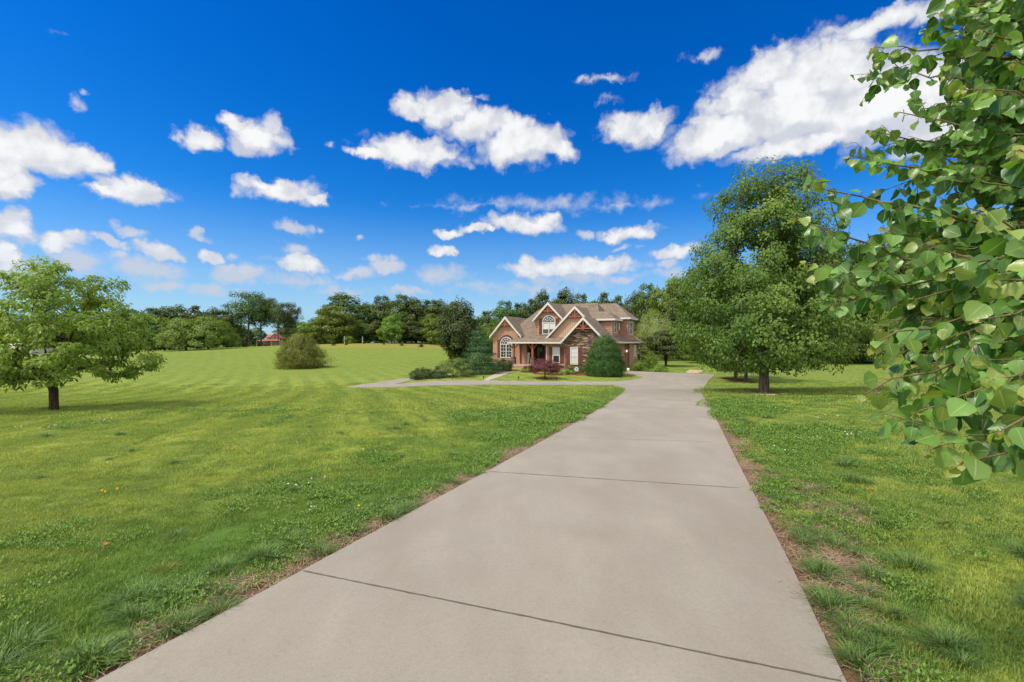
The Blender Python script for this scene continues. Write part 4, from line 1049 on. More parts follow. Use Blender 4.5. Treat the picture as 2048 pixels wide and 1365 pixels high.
def lantern(x, y, z, lit=True, face='f'):
    m = MB(); m.lathe([(.02, z+.30), (.10, z+.22), (.11, z+.20), (.09, z+.19)], x, y, 8); m.lathe([(.08, z-.17), (.09, z-.14), (.09, z-.12), (.03, z-.2)], x, y, 8)
    for k in range(4): m.bar((x+.085*math.cos(k*1.57), y+.085*math.sin(k*1.57), z-.14), (x+.085*math.cos(k*1.57), y+.085*math.sin(k*1.57), z+.2), .015, .015, (0, 1, 0))
    m.bar((x, y, z+.25), (x, y+.2, z+.3), .03, .03) if face == 'f' else m.bar((x, y, z+.25), (x-.2, y, z+.3), .03, .03)
    o = part('wall_lantern', m, M_black); q = MB(); q.lathe([(.05, z-.12), (.07, z), (.05, z+.16)], x, y, 8); q.build('bulb', M_lamp if lit else M_glass, o)
lantern(5.6, 1.75, 2.55); lantern(3.65, 1.75, 2.55, False); lantern(15.2, 7.1, 2.3, True)
m = MB(); m.lathe([(.03, 3.3), (.03, 2.75), (.16, 2.7), (.2, 2.55), (.05, 2.5)], 6.2, .8, 10); pl_ = part('pendant_light', m, M_black); q = MB(); q.lathe([(.12, 2.35), (.15, 2.45), (.04, 2.5)], 6.2, .8, 10); q.build('bulb', M_lamp, pl_)
for pts in (((6.6,-2.1,3.4),(6.7,-1.9,3.25),(6.95,-1.36,3.1),(6.98,-1.34,.2)), ((9.62,-2.08,3.4),(9.7,-2.0,3.25),(9.83,-1.36,3.1),(9.8,-1.36,.2)), ((15.5,14.5,3.5),(15.5,14.5,-.6))):
    m = MB(); m.tube(pts, .05, 8); part('downspout', m, M_trim)
m = MB(); m.tube(((14.75,4.9,5.2),(14.75,4.9,6.1)), .07, 8); part('vent_pipe', m, M_trim)

# ------------------------------------------------------------------ things by the house
def hloc(s, t, z): 
    a = R(28); return (-.98+s*math.cos(a)+t*math.sin(a), 63.5-s*math.sin(a)+t*math.cos(a), HZ+z)
e = empty('welcome_board', hloc(3.72, -.35, .6), 'tall narrow weathered porch board standing beside the front door', 'sign', rz=R(-28))
m = MB(); m.prism([(-.17, -.02, 0), (.17, -.02, 0), (.17, .28, 1.55), (-.17, .28, 1.55)], (0, .03, 0)); m.build('board', M_board, e)
m = MB()
for a, b_ in (((-.165,-.03,.02),(-.165,.27,1.54)), ((.165,-.03,.02),(.165,.27,1.54)), ((-.165,.27,1.53),(.165,.27,1.53)), ((-.165,-.03,.02),(.165,-.03,.02))): m.bar(a, b_, .035, .03, (0, -1, .2))
m.build('board_frame', M_walk, e)
# walk from the cross drive up to the steps, with one riser
def walk():
    for nm, L_, R_, lift in (('lower', ((962,764.2),(975,756),(990,748.4)), ((976,762.6),(998,755),(1015,748.4)), .03), ):
        rowsw = []
        for k in range(13):
            t = k/12*2; i = min(int(t), 1); f = t-i
            a = np.array(L_[i])*(1-f)+np.array(L_[i+1])*f; b_ = np.array(R_[i])*(1-f)+np.array(R_[i+1])*f
            pa, pb = hit(*a)[:2], hit(*b_)[:2]; rowsw.append([pa+(pb-pa)*j/3 for j in range(4)])
        last = rowsw[-1]; V, Fc = skirt_grid(rowsw)
    end_l, end_r = np.array(hloc(1.95, -3.1, 0))[:2], np.array(hloc(4.7, -3.1, 0))[:2]
    a0, b0 = last[0], last[-1]; mb = MB(); zt = HZ+.0+.02
    mb.add(V, Fc)
    top = [(*a0, zt), (*b0, zt), (*end_r, zt+.02), (*end_l, zt+.02)]
    mb.prism(top, (0, 0, -.4))
    o = mb.build('path', M_walk, None, kind='structure', label='concrete front walk with a single step', cat='path'); return o
walk()
# small solar lights along the cross drive
def path_light(u, v, label):
    q = hit(u, v); e = empty('path_light', T3(q, 0), label, 'garden light', 'path lights along the cross drive')
    m = MB(); m.tube(((0, 0, -.1), (0, 0, .30)), .018, 6); m.build('stake', M_black, e)
    m = MB(); m.lathe([(.03, .22), (.05, .30), (.085, .36), (.13, .37), (.10, .41), (.02, .44)], 0, 0, 10); m.build('lamp_head', M_black, e)
path_light(905, 761.8, 'small black path light leftmost in the row along the cross drive'); path_light(967, 761.8, 'small black path light beside the foot of the front walk')
path_light(1037, 762.2, 'small black path light on the lawn edge left of the red maple'); path_light(1113, 762.8, 'small path light on the lawn edge right of the red maple')
# round yard sign, white urn, house number plate light
q = hit(1153, 748.5); e = empty('yard_sign', T3(q, 0), 'round white yard sign on a stake among the hostas', 'sign', rz=R(-5))
m = MB(); m.tube(((0, 0, -.1), (0, 0, .42)), .02, 6); m.build('stake', M_black, e)
m = MB(); n = 24; m.prism([(.24*math.cos(2*math.pi*k/n), -.02, .55+.24*math.sin(2*math.pi*k/n)) for k in range(n)], (0, -.03, 0)); m.build('sign_plate', M_sign, e)
m = MB(); m.prism([(-.09, -.053, .55), (.09, -.053, .55), (.07, -.053, .63), (-.07, -.053, .63)], (0, -.006, 0)); m.prism([(-.11, -.053, .48), (.11, -.053, .48), (.11, -.053, .50), (-.11, -.053, .50)], (0, -.006, 0)); m.build('sign_mark', M_signblue, e)
q = hit(1256.5, 743.5); e = empty('urn', T3(q, 0), 'small white lidded urn at the corner of the parking area', 'urn')
m = MB(); m.lathe([(.10, 0), (.15, .03), (.17, .15), (.17, .32), (.13, .40), (.10, .42)], 0, 0, 14); m.build('urn_body', M_sign, e, True); m = MB(); m.lathe([(.11, .42), (.12, .44), (.06, .50), (.02, .54)], 0, 0, 14); m.build('lid', M_black, e, True)
# stones laid round the mulch ring, and in the lawn
def stone(u, v, L, W, H, rz, label, group=None, seed=0, mat=None):
    q = hit(u, v); rs = np.random.RandomState(seed); n = 9; m = MB()
    pts = [(L*math.cos(2*math.pi*k/n)*(.8+.35*rs.rand()), W*math.sin(2*math.pi*k/n)*(.8+.35*rs.rand())) for k in range(n)]
    m.add([(x, y, -.05) for x, y in pts]+[(x, y, H*.75) for x, y in pts]+[(x*.8, y*.8, H) for x, y in pts],
          [[k, (k+1) % n, n+(k+1) % n, n+k] for k in range(n)]+[[n+k, n+(k+1) % n, 2*n+(k+1) % n, 2*n+k] for k in range(n)]+[[2*n+k for k in range(n)]])
    o = m.build('edging_stone', mat or M_flag); o.location = T3(q, 0); o.rotation_euler = (0, 0, rz); return props(o, label, 'stone', group)
gs = 'stones edging the mulch ring of the tall tree'
for i, (u, v) in enumerate(((1492,790.5),(1502,791.5),(1513,792.5),(1524,793),(1536,793),(1548,792.5),(1567,791))):
    stone(u, v, .19, .11, .09, .3*i, 'flat tan stone edging the mulch ring under the tall cone-shaped tree', gs, i)
stone(1614, 836, .22, .12, .05, .2, 'flat pinkish rock showing in the lawn right of the driveway', None, 21, M_walk)
stone(1634, 839, .17, .10, .06, 1.2, 'small grey-pink rock beside a larger flat one in the lawn', None, 22, M_walk)
stone(1071, 760.5, .16, .1, .08, .4, 'pale stone at the rim of the red maple mulch ring', None, 23)
# gravel patch beyond the parking area
q0 = [hit(u, v)[:2] for u, v in ((1372,744.5),(1380,740.5),(1408,742),(1396,747.2),(1374,747))]
m = MB(); m.add([(x, y, gz(x, y)+.045) for x, y in q0]+[(x, y, gz(x, y)-.1) for x, y in q0], [[0, 1, 2, 3, 4][::-1]]+[[k, (k+1) % 5, 5+(k+1) % 5, 5+k] for k in range(5)])
m.build('gravel', M_flag, None, kind='stuff', label='small tan gravel patch beyond the parking area', cat='gravel')

# ------------------------------------------------------------------ far buildings
def far_house():
    q = at(544, 152); e = empty('farmhouse', T3(q, 0), 'small cream farmhouse with red metal roof, porch and chimney far across the field', 'house', rz=R(14))
    k = 152/PXF; m = MB()                                  # metres per photo pixel there
    W = 13*k
    m.box(-3*k, 13*k, 0, 5, -1, 12*k); m.prism([(-3*k, 0, 12*k), (13*k, 0, 12*k), (13*k, 0, 17*k), (5*k, 0, 25*k), (-3*k, 0, 17*k)], (0, .3, 0)); m.box(-12*k, -3*k, 1.5, 5, -1, 20*k); m.build('wall', M_cream, e)
    m = MB(); m.prism([(4.9*k, -.3, 26*k), (-5*k, -.3, 16.5*k), (-5*k, -.3, 15.6*k), (4.9*k, -.3, 25*k)], (0, 5.6, 0)); m.prism([(4.9*k, -.3, 26*k), (4.9*k, -.3, 25*k), (15*k, -.3, 15.6*k), (15*k, -.3, 16.5*k)], (0, 5.6, 0))
    m.prism([(-13*k, 1.2, 18*k), (2*k, 1.2, 18*k), (2*k, 3.3, 24*k), (-13*k, 3.3, 24*k)], (0, .05, -.1))
    m.prism([(-26*k, -2.4, 11*k), (18*k, -2.4, 11*k), (14*k, 0, 14.5*k), (-14*k, 0, 14.5*k)], (0, .03, -.12)); r = m.build('roof', M_red, e)
    m = MB(); m.box(-1.5*k, 4*k, 2.2, 3.0, 22*k, 29*k); m.build('chimney', M_cream, r)
    for x in (-24, -11, 2, 16): m = MB(); m.box(x*k-.10, x*k+.10, -2.3, -2.1, -1, 10.8*k); m.build('porch_post', M_trim, e)
    m = MB(); m.box(4*k, 7*k, -.08, -.02, 16*k, 20*k); w = m.build('window', M_trim, e); m = MB(); m.box(4.5*k, 6.5*k, -.1, -.081, 16.5*k, 19.5*k); m.build('pane', M_glass, w)
    m = MB(); m.box(-12*k, -3.2*k, 1.3, 1.48, 0, 11*k); m.build('doorway', M_dark, e)
    e2 = empty('hedge', T3(at(532, 147), 0), 'clipped rust-coloured hedge in front of the red-roofed farmhouse', 'hedge'); rs = np.random.RandomState(3); n = 900
    pos = rs.rand(n, 3)*np.array([2.2, .9, 1.0])-np.array([1.1, .45, 0]); LV, LF = leaf_quads(rs, pos, unit(rs.randn(n, 3)+[0, 0, .8]), rs.randn(n, 3), .2*np.ones(n), .12*np.ones(n))
    link('foliage', np_mesh('far_hedge', LV, LF, L_russet, fattr=dict(rnd=rs.rand(n))), e2)
far_house()
def shed():
    d = 146; k = d/PXF; q = at(628, d); z = zat(687, d); e = empty('shed', (q[0], q[1], min(q[2], z)), 'small cream shed with a brown-red roof right of the huge lawn shrub', 'shed', rz=R(8))
    m = MB(); m.box(-11*k, 11*k, 0, 2.4, -.6, 10*k); m.build('wall', M_cream, e)
    m = MB(); m.prism([(-12*k, -.25, 10*k), (12*k, -.25, 10*k), (11.4*k, 1.2, 13.4*k), (-11.4*k, 1.2, 13.4*k)], (0, .02, -.12)); m.prism([(-11.4*k, 1.2, 13.4*k), (11.4*k, 1.2, 13.4*k), (12*k, 2.6, 10*k), (-12*k, 2.6, 10*k)], (0, -.02, -.12)); m.build('roof', M_red, e)
    m = MB(); m.box(8.6*k, 10.6*k, -.06, -.002, 0, 7*k); m.build('door', M_dark, e)
shed()
def far_building():
    d = 118; k = d/PXF; q = at(24, d); e = empty('farm_building', T3(q, 0), 'long low pale building glimpsed behind the spreading tree at the left edge', 'building', rz=R(-4))
    m = MB(); m.box(-75*k, 42*k, 0, 6, -1, 14*k); m.build('wall', M_trim, e)
    m = MB(); m.prism([(-78*k, -.5, 14*k), (45*k, -.5, 14*k), (45*k, 3, 24*k), (-78*k, 3, 24*k)], (0, 0, -.2)); m.prism([(-78*k, 3, 24*k), (45*k, 3, 24*k), (45*k, 6.5, 14*k), (-78*k, 6.5, 14*k)], (0, 0, -.2)); m.build('roof', M_board, e)
    for x in (-50, -18, 14, 34): m = MB(); m.box(x*k-.5, x*k+.5, -.06, -.002, 3*k, 10*k); m.build('window', M_glass, e)
far_building()
def post(u, d, vt, label):
    q = at(u, d); h = zat(vt, d)-q[2]; m = MB(); m.tube(((0, 0, -.3), (0, 0, h*.97), (0, 0, h)), [.09, .085, .05], 8); m.box(-.11, .11, -.11, .11, h*.9, h*.93)
    o = m.build('white_post', M_blind); o.location = T3(q, 0); props(o, label, 'post')
post(689, 133, 673, 'tall white post at the wood edge below the round bright green tree'); post(725, 133, 674, 'thin pale post in the dark wood edge beyond the hill crest')
sh2 = tree_meshes('mown_shrub', L_light, M_barkd, seed=66, H=2.6, z0=.3, prof=P_dome, Rx=2.0, ncl=40, nl=70, leaf=.26, rc=.6, flat=.7, inner=.25, trunk_r=.08, trunk_n=5, tipr=.02)
put_tree('round_shrub', sh2, T3(at(666, 136)), 'round green shrub right of the cream shed', 'shrub', None, 0, (1.05, 1, 1), 'foliage', 'stem')
put_tree('round_shrub', sh2, T3(at(699, 134)), 'round green shrub behind the tall white post', 'shrub', None, 2, (.9, .9, .9), 'foliage', 'stem')

# ------------------------------------------------------------------ the near pear tree whose branches reach in from the right
def hero_leaf(T):
    r = T.n('ShaderNodeAttribute', attribute_name='rnd').outputs['Fac']; yg = T.n('ShaderNodeAttribute', attribute_name='young').outputs['Fac']
    lx = T.n('ShaderNodeAttribute', attribute_name='lx').outputs['Fac']; ly = T.n('ShaderNodeAttribute', attribute_name='ly').outputs['Fac']
    c = T.mix(r, (.026, .098, .016, 1), (.200, .375, .075, 1))
    c = T.mix(yg, c, T.mix(r, (.21, .29, .05, 1), (.34, .31, .06, 1)))
    alx = T.math('ABSOLUTE', lx)
    vein = T.math('SINE', T.math('MULTIPLY', T.math('SUBTRACT', ly, T.math('MULTIPLY', alx, .30)), 52))
    c = T.mix(T.math('MULTIPLY', T.ramp(vein, .72, 1.0), .09), c, (.20, .30, .10, 1))
    c = T.mix(T.math('MULTIPLY', T.ramp(alx, .075, .02), .75), c, (.34, .42, .17, 1))
    d = bsdf(T, c, .36, .55, T.math('ADD', T.math('MULTIPLY', vein, .5), T.ramp(alx, .02, .15)), .08, .002)
    tr = T.n('ShaderNodeBsdfTranslucent', {'Color': T.mix(1.0, c, (1.7, 1.7, .6, 1), 'MULTIPLY')}).outputs[0]
    return T.n('ShaderNodeMixShader', {0: .34, 1: d, 2: tr}).outputs[0]
M_hero = material('pear_leaf_near', hero_leaf)
def near_tree():
    rs = np.random.RandomState(77)
    base = np.array([2.95, 1.75]); zb = gz(*base); e = empty('pear_tree', (base[0], base[1], zb), 'nearest leafy tree whose large pear leaves hang into the picture from the right edge', 'tree')
    org = np.array([base[0], base[1], zb])
    segs = []
    trunk = [np.array([base[0]+.05*math.sin(z*1.3), base[1]+.06*math.cos(z*.9)-.06, zb-.2+z]) for z in np.arange(0, 6.3, .3)]
    for i in range(len(trunk)-1): segs.append((trunk[i], trunk[i+1], .11*(1-.13*i/3), .11*(1-.13*(i+1)/3), 10))
    tips = [(1752,95,2.3),(1745,150,2.7),(1800,225,2.2),(1745,262,2.3),(1700,312,2.3),(1618,372,2.2),(1590,440,2.1),(1612,530,2.0),(1632,556,2.2),(1692,592,1.9),(1765,655,2.1),(1748,690,1.55),(1735,785,1.5),(1800,745,1.7),
            (1838,822,1.45),(1862,900,1.35),(1925,925,1.25),(1895,20,2.1),(1850,60,2.6),(1930,180,1.8),(1960,420,1.3),(1990,560,1.2),(1960,640,1.25),(1985,760,1.2),(2005,860,1.15),(2040,300,1.4),(1860,480,1.7),(1830,600,1.8),(1900,540,1.5),
            (1880,700,1.5),(1840,340,2.1),(1780,460,2.2),(1960,60,1.7),(2030,120,1.5),(2000,-60,1.9),(2120,-100,1.8),(2100,400,1.5),(2120,700,1.3),(2110,900,1.25)]
    for _ in range(190): 
        v = rs.uniform(-150, 760); lo = np.interp(v, [-150, 60, 250, 450, 650, 760], [1950, 1890, 1810, 1730, 1810, 1890]); tips.append((rs.uniform(lo, 2230), v, rs.uniform(2.0, 3.3)))
    for _ in range(26): tips.append((rs.uniform(2150, 3600), rs.uniform(-900, 500), rs.uniform(1.2, 3.0)))
    LP, LD, LN, LL, LY = [], [], [], [], []
    twigs = []
    def leaf(p, d, size, young):
        d = unit(d); stalk = p+unit(d*.6+np.array([0, 0, -.45])+rs.randn(3)*.25)*size*.38
        size = size*(1-.42*young); twigs.append((p, stalk, .0011, .0009))
        ax = unit(d*.35+np.array([0, 0, -.75])+rs.randn(3)*.42)
        toward = unit(np.array([-.55, -.7, .55])+rs.randn(3)*.85)
        LP.append(stalk); LD.append(ax); LN.append(toward); LL.append(size); LY.append(young)
    for ti, (u, v, d) in enumerate(tips):
        tip = np.array([(u-PCX)/PXF*d, d, zat(v, d)])
        far = np.linalg.norm(tip[:2]-base)
        zs = np.clip(tip[2]-.25*far-.1, zb+.5, zb+5.4) if tip[2] > 1.9 else np.clip(tip[2]+.45, zb+.6, 5)
        s0 = np.array([base[0], base[1], zs]); mid = (s0+tip)/2+np.array([0, 0, -.02*far])+rs.randn(3)*.06
        n = 16; path = [(1-t)**2*s0+2*t*(1-t)*mid+t*t*tip for t in np.linspace(0, 1, n)]
        path = [q+rs.randn(3)*.012*(0 < i < n-1) for i, q in enumerate(path)]
        r0 = .006+.004*far
        for i in range(n-1):
            a, b_ = r0*(1-i/n)**1.1+.0016, r0*(1-(i+1)/n)**1.1+.0016
            segs.append((path[i], path[i+1], a, b_, 6))
        L = sum(np.linalg.norm(path[i+1]-path[i]) for i in range(n-1))
        start = max(.12, 1-1.25/L)
        steps = int((1-start)*L/.036)
        for k in range(steps):
            t = start+(1-start)*k/steps; i = min(int(t*(n-1)), n-2); q = path[i]+(path[i+1]-path[i])*(t*(n-1)-i); dd = unit(path[i+1]-path[i])
            a = k*2.4; sx = unit(np.cross(dd, (0, 0, 1))); sy = np.cross(dd, sx); out = sx*math.cos(a)+sy*math.sin(a)
            if rs.rand() < .30 and t < .95:
                tl = rs.uniform(.10, .30)*(1.2-.5*t); te = q+unit(dd*.8+out*.8+np.array([0, 0, -.05]))*tl
                twigs.append((q, te, .0022, .0012))
                for m in range(int(tl/.032)+2):
                    f = (m+1)/(int(tl/.032)+2); o2 = unit(rs.randn(3)); leaf(q+(te-q)*f, unit(te-q)+o2*.9, rs.uniform(.046, .076), float(f > .88)*rs.rand() if m else 0.)
            leaf(q, dd*.5+out, rs.uniform(.050, .082), 0.0 if t < .9 else rs.rand()*.6)
        dd = unit(path[-1]-path[-2])
        for m in range(4): leaf(tip, dd+rs.randn(3)*.6, rs.uniform(.026, .048), rs.uniform(.55, 1.0))
    LP, LD, LN, LL, LY = map(np.array, (LP, LD, LN, LL, LY)); n = len(LP)
    nrm = unit(LN-LD*np.sum(LN*LD, 1, keepdims=True)); side = np.cross(nrm, LD)
    ts = np.array([0, .07, .18, .32, .48, .63, .77, .89, .965, 1.0]); ws = np.array([.0, .25, .44, .52, .51, .43, .30, .14, .045, .0])
    K = len(ts); serr = np.array([0, .015, -.02, .02, -.02, .02, -.02, .015, 0, 0])
    fold = rs.uniform(.12, .55, n); curl = rs.uniform(.05, .45, n)*np.where(rs.rand(n) < .85, 1, -1); wid = rs.uniform(.80, 1.02, n); wave = rs.uniform(0, .07, n); phs = rs.rand(n)*6
    V = np.zeros((n, K, 3, 3)); lx = np.zeros((n, K, 3)); ly = np.zeros((n, K, 3))
    for k in range(K):
        t = ts[k]; c = LP+LD*(LL*t*(1-.12*np.abs(curl)*t))[:, None]-nrm*(curl*LL*t*t*.55)[:, None]
        w = ws[k]*LL*wid
        for j, sg in ((0, -1), (1, 0), (2, 1)):
            wv = (wave*LL*np.sin(9*t+phs+sg*1.5))*(sg != 0)
            V[:, k, j] = c+side*(sg*(w+serr[k]*LL)*np.cos(fold)*(ws[k] > 0))[:, None]+nrm*(abs(sg)*w*np.sin(fold)+wv*ws[k]*2)[:, None]
            lx[:, k, j] = sg; ly[:, k, j] = t
    idx = np.arange(n*K*3).reshape(n, K, 3); Fq = []
    for k in range(K-1):
        for j in (0, 1): Fq.append(np.stack([idx[:, k, j], idx[:, k, j+1], idx[:, k+1, j+1], idx[:, k+1, j]], 1))
    Fq = np.concatenate(Fq)
    rp = np.repeat(rs.rand(n), K*3); yp = np.repeat(LY, K*3)
    me = np_mesh('near_pear_leaves', V.reshape(-1, 3)-org, Fq, M_hero, smooth=True, pattr=dict(rnd=rp, young=yp, lx=lx.ravel(), ly=ly.ravel()))
    link('crown', me, e)
    TV, TF = tubes_np(segs+[(a, b_, r0, r1, 4) for a, b_, r0, r1 in twigs])
    link('trunk', np_mesh('near_pear_wood', TV-org, TF, M_barky, smooth=True), e)
    return n
near_tree()

# ------------------------------------------------------------------ lawn: standing blades scattered as instances (stuff)
def scatter(name, pts, rotz, scl, idx, meshes, label, cat):
    objs = [bpy.data.objects.new(me.name, me) for me in meshes]
    n = len(pts); me = bpy.data.meshes.new(name); me.vertices.add(n); me.vertices.foreach_set('co', np.asarray(pts, np.float32).ravel())
    for k_, a in (('rz', rotz), ('scl', scl)):
        t = me.attributes.new(k_, 'FLOAT', 'POINT'); t.data.foreach_set('value', np.asarray(a, np.float32))
    t = me.attributes.new('idx', 'INT', 'POINT'); t.data.foreach_set('value', np.asarray(idx, np.int32))
    o = link(name, me, None, kind='stuff', label=label, cat=cat)
    ng = bpy.data.node_groups.new(name, 'GeometryNodeTree')
    ng.interface.new_socket('Geometry', in_out='INPUT', socket_type='NodeSocketGeometry'); ng.interface.new_socket('Geometry', in_out='OUTPUT', socket_type='NodeSocketGeometry')
    T = NT(ng); gi = T.n('NodeGroupInput')
    jn = T.n('GeometryNodeJoinGeometry')
    for ob in reversed(objs):
        oi = T.n('GeometryNodeObjectInfo', {'Object': ob, 'As Instance': True}); ng.links.new(oi.outputs['Geometry'], jn.inputs[0])
    def att(nm, ty): return T.n('GeometryNodeInputNamedAttribute', {'Name': nm}, data_type=ty).outputs[0]
    rot = T.n('FunctionNodeEulerToRotation', {0: T.n('ShaderNodeCombineXYZ', {2: att('rz', 'FLOAT')}).outputs[0]})
    ip = T.n('GeometryNodeInstanceOnPoints', {'Points': gi.outputs[0], 'Instance': jn.outputs[0], 'Pick Instance': True, 'Instance Index': att('idx', 'INT'), 'Rotation': rot.outputs[0],
                                              'Scale': T.n('ShaderNodeCombineXYZ', {0: att('scl', 'FLOAT'), 1: att('scl', 'FLOAT'), 2: att('scl', 'FLOAT')}).outputs[0]})
    T.n('NodeGroupOutput', {0: ip.outputs[0]})
    md = o.modifiers.new('scatter', 'NODES'); md.node_group = ng
    return o
def blades(seed, n, half, h0, h1, w, bend=.5, mat=None, splay=0., rad=True, name='tuft'):
    rs = np.random.RandomState(seed)
    if rad: r = half*np.sqrt(rs.rand(n)); a = rs.rand(n)*6.28; bx, by = r*np.cos(a), r*np.sin(a)
    else: bx, by = rs.uniform(-half, half, n), rs.uniform(-half, half, n); a = rs.rand(n)*6.28
    h = rs.uniform(h0, h1, n); da = a*(splay > 0)+rs.rand(n)*6.28*(splay == 0)+rs.randn(n)*.5
    lean = rs.uniform(.1, 1, n)*bend+splay*(np.hypot(bx, by)/max(half, 1e-6))
    d = np.stack([np.cos(da), np.sin(da), np.zeros(n)], 1); s_ = np.stack([-np.sin(da), np.cos(da), np.zeros(n)], 1)
    fa = rs.rand(n)*6.28; s_ = unit(s_+.8*np.stack([np.cos(fa), np.sin(fa), 0*fa], 1)*.7)
    b = np.stack([bx, by, np.full(n, -.012)], 1); w_ = (w*(.7+.6*rs.rand(n)))[:, None]; H_ = h[:, None]; ln = lean[:, None]
    m = b+d*H_*ln*.28+np.array([0, 0, 1])*H_*.60/(1+.35*ln**2); t = b+d*H_*ln*.95+np.array([0, 0, 1])*H_/(1+.75*ln**2)
    V = np.stack([b-s_*w_*.5, b+s_*w_*.5, m+s_*w_*.45, m-s_*w_*.45, t+s_*w_*.06, t-s_*w_*.06], 1).reshape(-1, 3)
    i = (np.arange(n)*6)[:, None]; Fq = np.concatenate([i+np.array([0, 1, 2, 3]), i+np.array([3, 2, 4, 5])])
    r_ = rs.rand(n)
    return np_mesh(name, V, Fq, mat or M_blade, fattr=dict(rnd=np.concatenate([r_, r_])))
def clover(seed, n, half, h, r, name='clover'):
    rs = np.random.RandomState(seed); V, Fq, rd = [], [], []
    for k in range(n):
        c = np.array([rs.uniform(-half, half), rs.uniform(-half, half), rs.uniform(.4, 1)*h]); a0 = rs.rand()*6.28; tilt = rs.randn(2)*.3; q = rs.rand()
        for m in range(3):
            a = a0+m*2.094; d = np.array([math.cos(a), math.sin(a), 0]); s_ = np.array([-d[1], d[0], 0]); R_ = r*(.75+.5*rs.rand())
            pts = [c, c+d*R_*.45+s_*R_*.45, c+d*R_, c+d*R_*.45-s_*R_*.45]; pts = [p+np.array([0, 0, tilt[0]*(p-c)[0]+tilt[1]*(p-c)[1]+.012*(i == 2)]) for i, p in enumerate(pts)]
            b = len(V); V += pts; Fq.append([b, b+3, b+2, b+1]); rd.append(q)
    return np_mesh(name, np.array(V), np.array(Fq), M_clover, fattr=dict(rnd=rd))
def straw(seed, n, half, name='straw'):
    rs = np.random.RandomState(seed); c = np.stack([rs.uniform(-half, half, n), rs.uniform(-half, half, n), rs.uniform(.0, .022, n)], 1); a = rs.rand(n)*6.28; L = rs.uniform(.03, .13, n)
    d = np.stack([np.cos(a), np.sin(a), rs.randn(n)*.15], 1); s_ = np.stack([-np.sin(a), np.cos(a), 0*a], 1)*.0016
    V = np.stack([c-d*L[:, None]/2-s_, c-d*L[:, None]/2+s_, c+d*L[:, None]/2+s_, c+d*L[:, None]/2-s_], 1).reshape(-1, 3)
    return np_mesh(name, V, (np.arange(n)*4)[:, None]+np.array([0, 1, 2, 3]), M_straw, fattr=dict(rnd=rs.rand(n)))
def blossoms(seed, name='blossom', mat=None, r=.011, h=.085):
    rs = np.random.RandomState(seed); m = MB()
    for k in range(3):
        x, y = rs.randn(2)*.09; hh = h*(.7+.5*rs.rand()); m.lathe([(r*.35, hh-r*.9), (r*.95, hh-r*.35), (r, hh+r*.2), (r*.6, hh+r*.85), (r*.1, hh+r)], x, y, 7); m.tube(((x*.8, y*.8, 0), (x, y, hh-r*.8)), .0012, 3, False)
    return np_mesh(name, m.v, m.f, mat or M_white)

